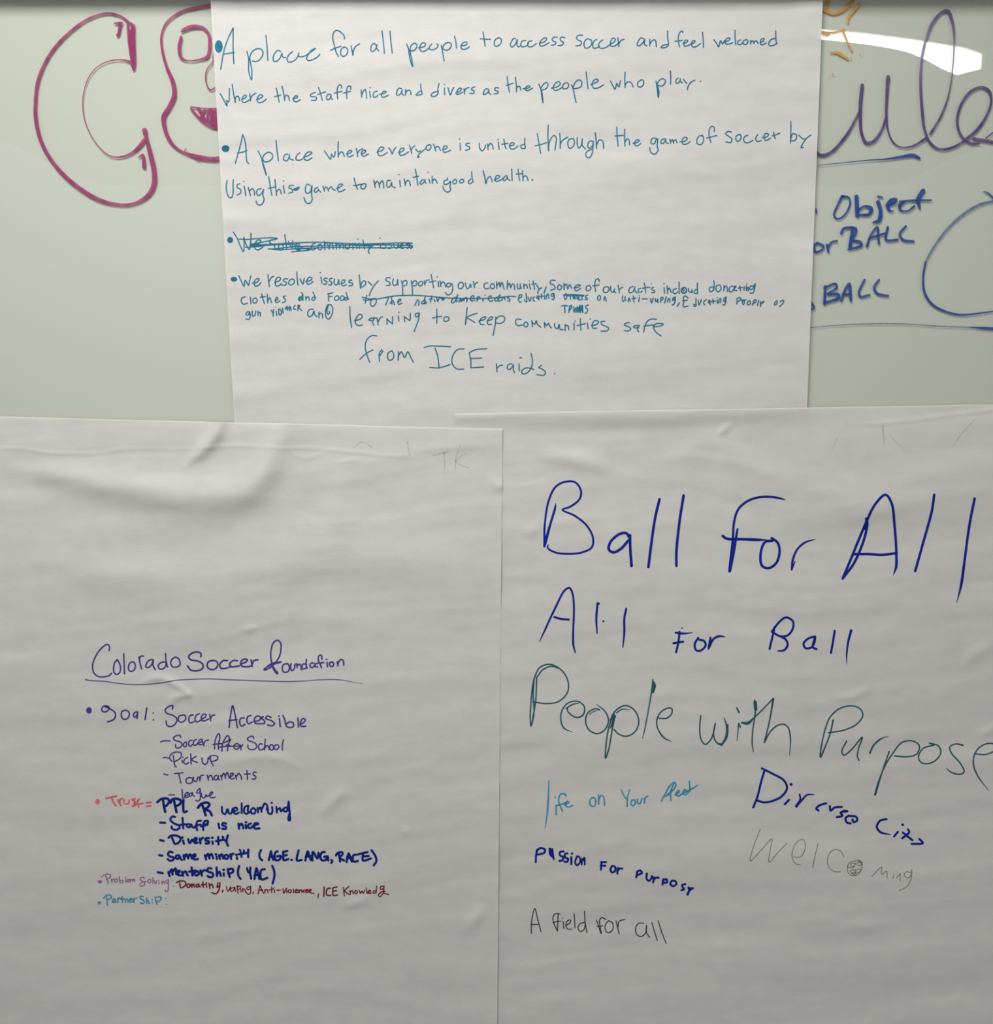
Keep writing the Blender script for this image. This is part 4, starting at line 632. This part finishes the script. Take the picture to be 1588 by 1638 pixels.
class Ink:
    def __init__(s, hf): s.x = []; s.y = []; s.r = []; s.lay = []; s.f = []; s.hf = hf; s.k = 0; s.elbow = True; s.seg = 0
    def add(s, x, y, r): s.x.append(x); s.y.append(y); s.r.append(r); s.lay.append(s.k + 0.06 * s.seg); return len(s.x) - 1
    def disc(s, cx, cy, rx, ry, n=14, rot=0.0):
        c = s.add(cx, cy, 0); a = []; b = []
        for i in range(n):
            t = 2 * math.pi * i / n
            ex, ey = math.cos(t), math.sin(t)
            a.append(s.add(cx + ex * rx * 0.72, cy + ey * ry * 0.72, 0)); b.append(s.add(cx + ex * rx, cy + ey * ry, 1))
        for i in range(n):
            j = (i + 1) % n
            s.f.append((c, a[j], a[i])); s.f.append((a[i], a[j], b[j], b[i]))
    def stroke(s, pts):
        s.k += 1
        C = spline(pts)
        # drop repeated points
        keep = [0] + [i for i in range(1, len(C)) if np.hypot(*(C[i, :2] - C[i - 1, :2])) > 0.05]
        C = C[keep]
        if len(C) < 2: s.disc(C[0, 0], C[0, 1], C[0, 2] / 2, C[0, 2] / 2); return
        T = np.gradient(C[:, :2], axis=0); T /= np.maximum(np.hypot(T[:, 0], T[:, 1]), 1e-9)[:, None]
        Nn = np.stack([-T[:, 1], T[:, 0]], 1)
        rows = []
        for i in range(len(C)):
            hw = C[i, 2] / 2; s.seg = i
            rows.append([s.add(C[i, 0] + Nn[i, 0] * hw * q, C[i, 1] + Nn[i, 1] * hw * q, 1 if abs(q) == 1 else 0) for q in (-1, -0.55, 0.55, 1)])
        for a, b in zip(rows[:-1], rows[1:]):
            for j in range(3): s.f.append((a[j], a[j + 1], b[j + 1], b[j]))
        s.seg = 0
        for e, d in ((0, -1), (-1, 1)):            # round ends
            cx, cy, w = C[e]; tx, ty = T[e] * d; nx, ny = Nn[e]
            arc = [s.add(cx + (nx * math.cos(t) + tx * math.sin(t)) * w / 2, cy + (ny * math.cos(t) + ty * math.sin(t)) * w / 2, 1) for t in np.linspace(0, math.pi, 7)]
            c = s.add(cx, cy, 0)
            for p, q in zip(arc[:-1], arc[1:]): s.f.append((c, p, q))
        P = np.array(pts)
        for i in range(1, len(P) - 1):             # round elbows
            a = P[i, :2] - P[i - 1, :2]; b = P[i + 1, :2] - P[i, :2]
            if s.elbow and np.dot(a, b) < 0.35 * np.hypot(*a) * np.hypot(*b): s.disc(P[i, 0], P[i, 1], P[i, 2] / 2, P[i, 2] / 2, 10)
    def build(s, name, mat, parent, base):
        x = np.array(s.x); y = np.array(s.y); lay = np.array(s.lay)
        h = s.hf(x, y) + base + lay * 0.000004
        v = wall(x, y, h) - np.array(parent.location)
        # all faces wound towards the viewer
        f = []
        for q in s.f:
            a = 0.0
            for i in range(len(q)):
                j = q[(i + 1) % len(q)]; a += s.x[q[i]] * s.y[j] - s.x[j] * s.y[q[i]]
            f.append(q if a < 0 else tuple(reversed(q)))
        me = bpy.data.meshes.new(name)
        me.from_pydata(v.tolist(), [], f); me.materials.append(mat)
        at = me.attributes.new('rim', 'FLOAT', 'POINT'); at.data.foreach_set('value', np.array(s.r, np.float32))
        me.update()
        return link(bpy.data.objects.new(name, me), parent)

PART = {'•': 'bullet_point', '-': 'dash'}
cur = None; layer = {}
for line in INKDATA.strip().split('\n'):
    line = line.strip()
    if not line: continue
    if line[0] == '@':
        a = line[1:].split()
        sc = float(a[3][1:]) if a[3][0] == 'x' else 1588.0 / float(a[3])
        cur = (a[0], float(a[1]), float(a[2]), sc, a[4], float(a[5])); continue
    sh, ox, oy, sc, ink, wd = cur
    head, body = line.split('|', 1)
    hp = head.split('~'); text = hp[0]
    if len(hp) > 1: ink = hp[1]
    if len(hp) > 2: wd = float(hp[2])
    k = Ink(HF[sh]); k.elbow = sh != 'board'
    for stx in body.split(';'):
        stx = stx.strip()
        if not stx: continue
        w = None
        if '~' in stx: stx, w = stx.split('~'); w = float(w)
        if stx[0] == 'o':
            c = [float(q) for q in stx[1:].split(',')]
            k.k += 1; k.disc(ox + c[0] / sc, oy + c[1] / sc, c[2] / sc, c[3] / sc, 22)
        elif stx[0] == '.':
            c = [float(q) for q in stx[1:].split(',')]
            r = w if w else wd * 0.62
            k.k += 1; k.disc(ox + c[0] / sc, oy + c[1] / sc, r, r * 0.9)
        else:
            pts = []
            for p in stx.split():
                c = [float(q) for q in p.split(',')]
                pts.append([ox + c[0] / sc, oy + c[1] / sc, c[2] / sc if len(c) > 2 else None])
            # fill widths between the given ones
            known = [(i, p[2]) for i, p in enumerate(pts) if p[2] is not None]
            full = w if w else wd
            for i, p in enumerate(pts):
                if p[2] is None: p[2] = full
            k.stroke(pts)
    if text[0] == '*':
        t = text[1:]
        name = PART.get(t, t.replace('-', '_').replace(' ', '_'))
        lab = None if t in PART else '%s in %s' % (t.replace('_', ' '), INKNAME[ink])
        if t in PART and ink != 'teal': lab = '%s %s' % (INKNAME[ink].replace(' marker', ''), name.replace('_', ' '))
    elif sh == 'board' and ' ' in text or text in ('eye', 'nose', 'mouth', 'sun'):
        name = text.replace(' ', '_').lower(); lab = '%s drawn in %s on the glass' % (text, INKNAME[ink])
    else:
        name = 'handwritten_word'; lab = 'word "%s" in %s' % (text, INKNAME[ink])
    o = k.build(name, INK[ink], S[sh], 0.00010 if sh != 'board' else 0.00012)
    if lab: o['label'] = lab

# ---------------------------------------------------------------- the lit ceiling panel mirrored in the glass
def mirrored(px, py, z):
    u = (px - W / 2) / F; v = (H / 2 - py) / F
    dx, dy, dz = u, ct + v * st, -st + v * ct
    t = (z - CAM[2]) / dz
    return (dx * t, D - dy * t if False else -(dy * t - D), z)
outline = [(1180, 66), (1250, 62), (1315, 50), (1380, 56), (1460, 66), (1540, 78), (1568, 86), (1570, 94), (1568, 110), (1531, 121), (1518, 116), (1480, 96), (1440, 84), (1400, 76), (1360, 70), (1315, 64), (1250, 74)]
lampz = 2.66
m = bpy.data.materials.new('lit_diffuser'); nt, N, L = nodes(m)
e = N('ShaderNodeEmission'); e.inputs[0].default_value = (1, 0.99, 0.95, 1); e.inputs[1].default_value = 15.0
o_ = N('ShaderNodeOutputMaterial'); L(e.outputs[0], o_.inputs[0])
top = [(1200, 42), (1315, 48), (1380, 54), (1460, 64), (1540, 77), (1570, 87)]
bot = [(1200, 50), (1315, 63), (1380, 70), (1420, 76), (1455, 84), (1482, 96), (1507, 110), (1531, 120), (1569, 110)]
ring = [mirrored(a, b, lampz) for a, b in top] + [mirrored(a, b, lampz) for a, b in reversed(bot)]
cx = sum(p[0] for p in ring) / len(ring); cy = sum(p[1] for p in ring) / len(ring)
lamp = empty('ceiling_light', (cx, cy, lampz))
tag(lamp, 'bright curved ceiling light mirrored as a white streak in the glass at upper right', 'ceiling light')
n = len(ring)
v = [(x, y, lampz) for x, y, z in ring]
mesh('diffuser', v, [tuple(range(n))], m, lamp, False)
hv = [(cx + (x - cx) * 1.03, cy + (y - cy) * 1.03, zz) for zz in (lampz + 0.004, 2.7195) for x, y, z in ring]
hf_ = [tuple(range(n)), tuple(range(2 * n - 1, n - 1, -1))] + [(i, (i + 1) % n, n + (i + 1) % n, n + i) for i in range(n)]
mesh('housing', hv, hf_, M_FRAME, lamp, False)
bpy.context.view_layer.update()
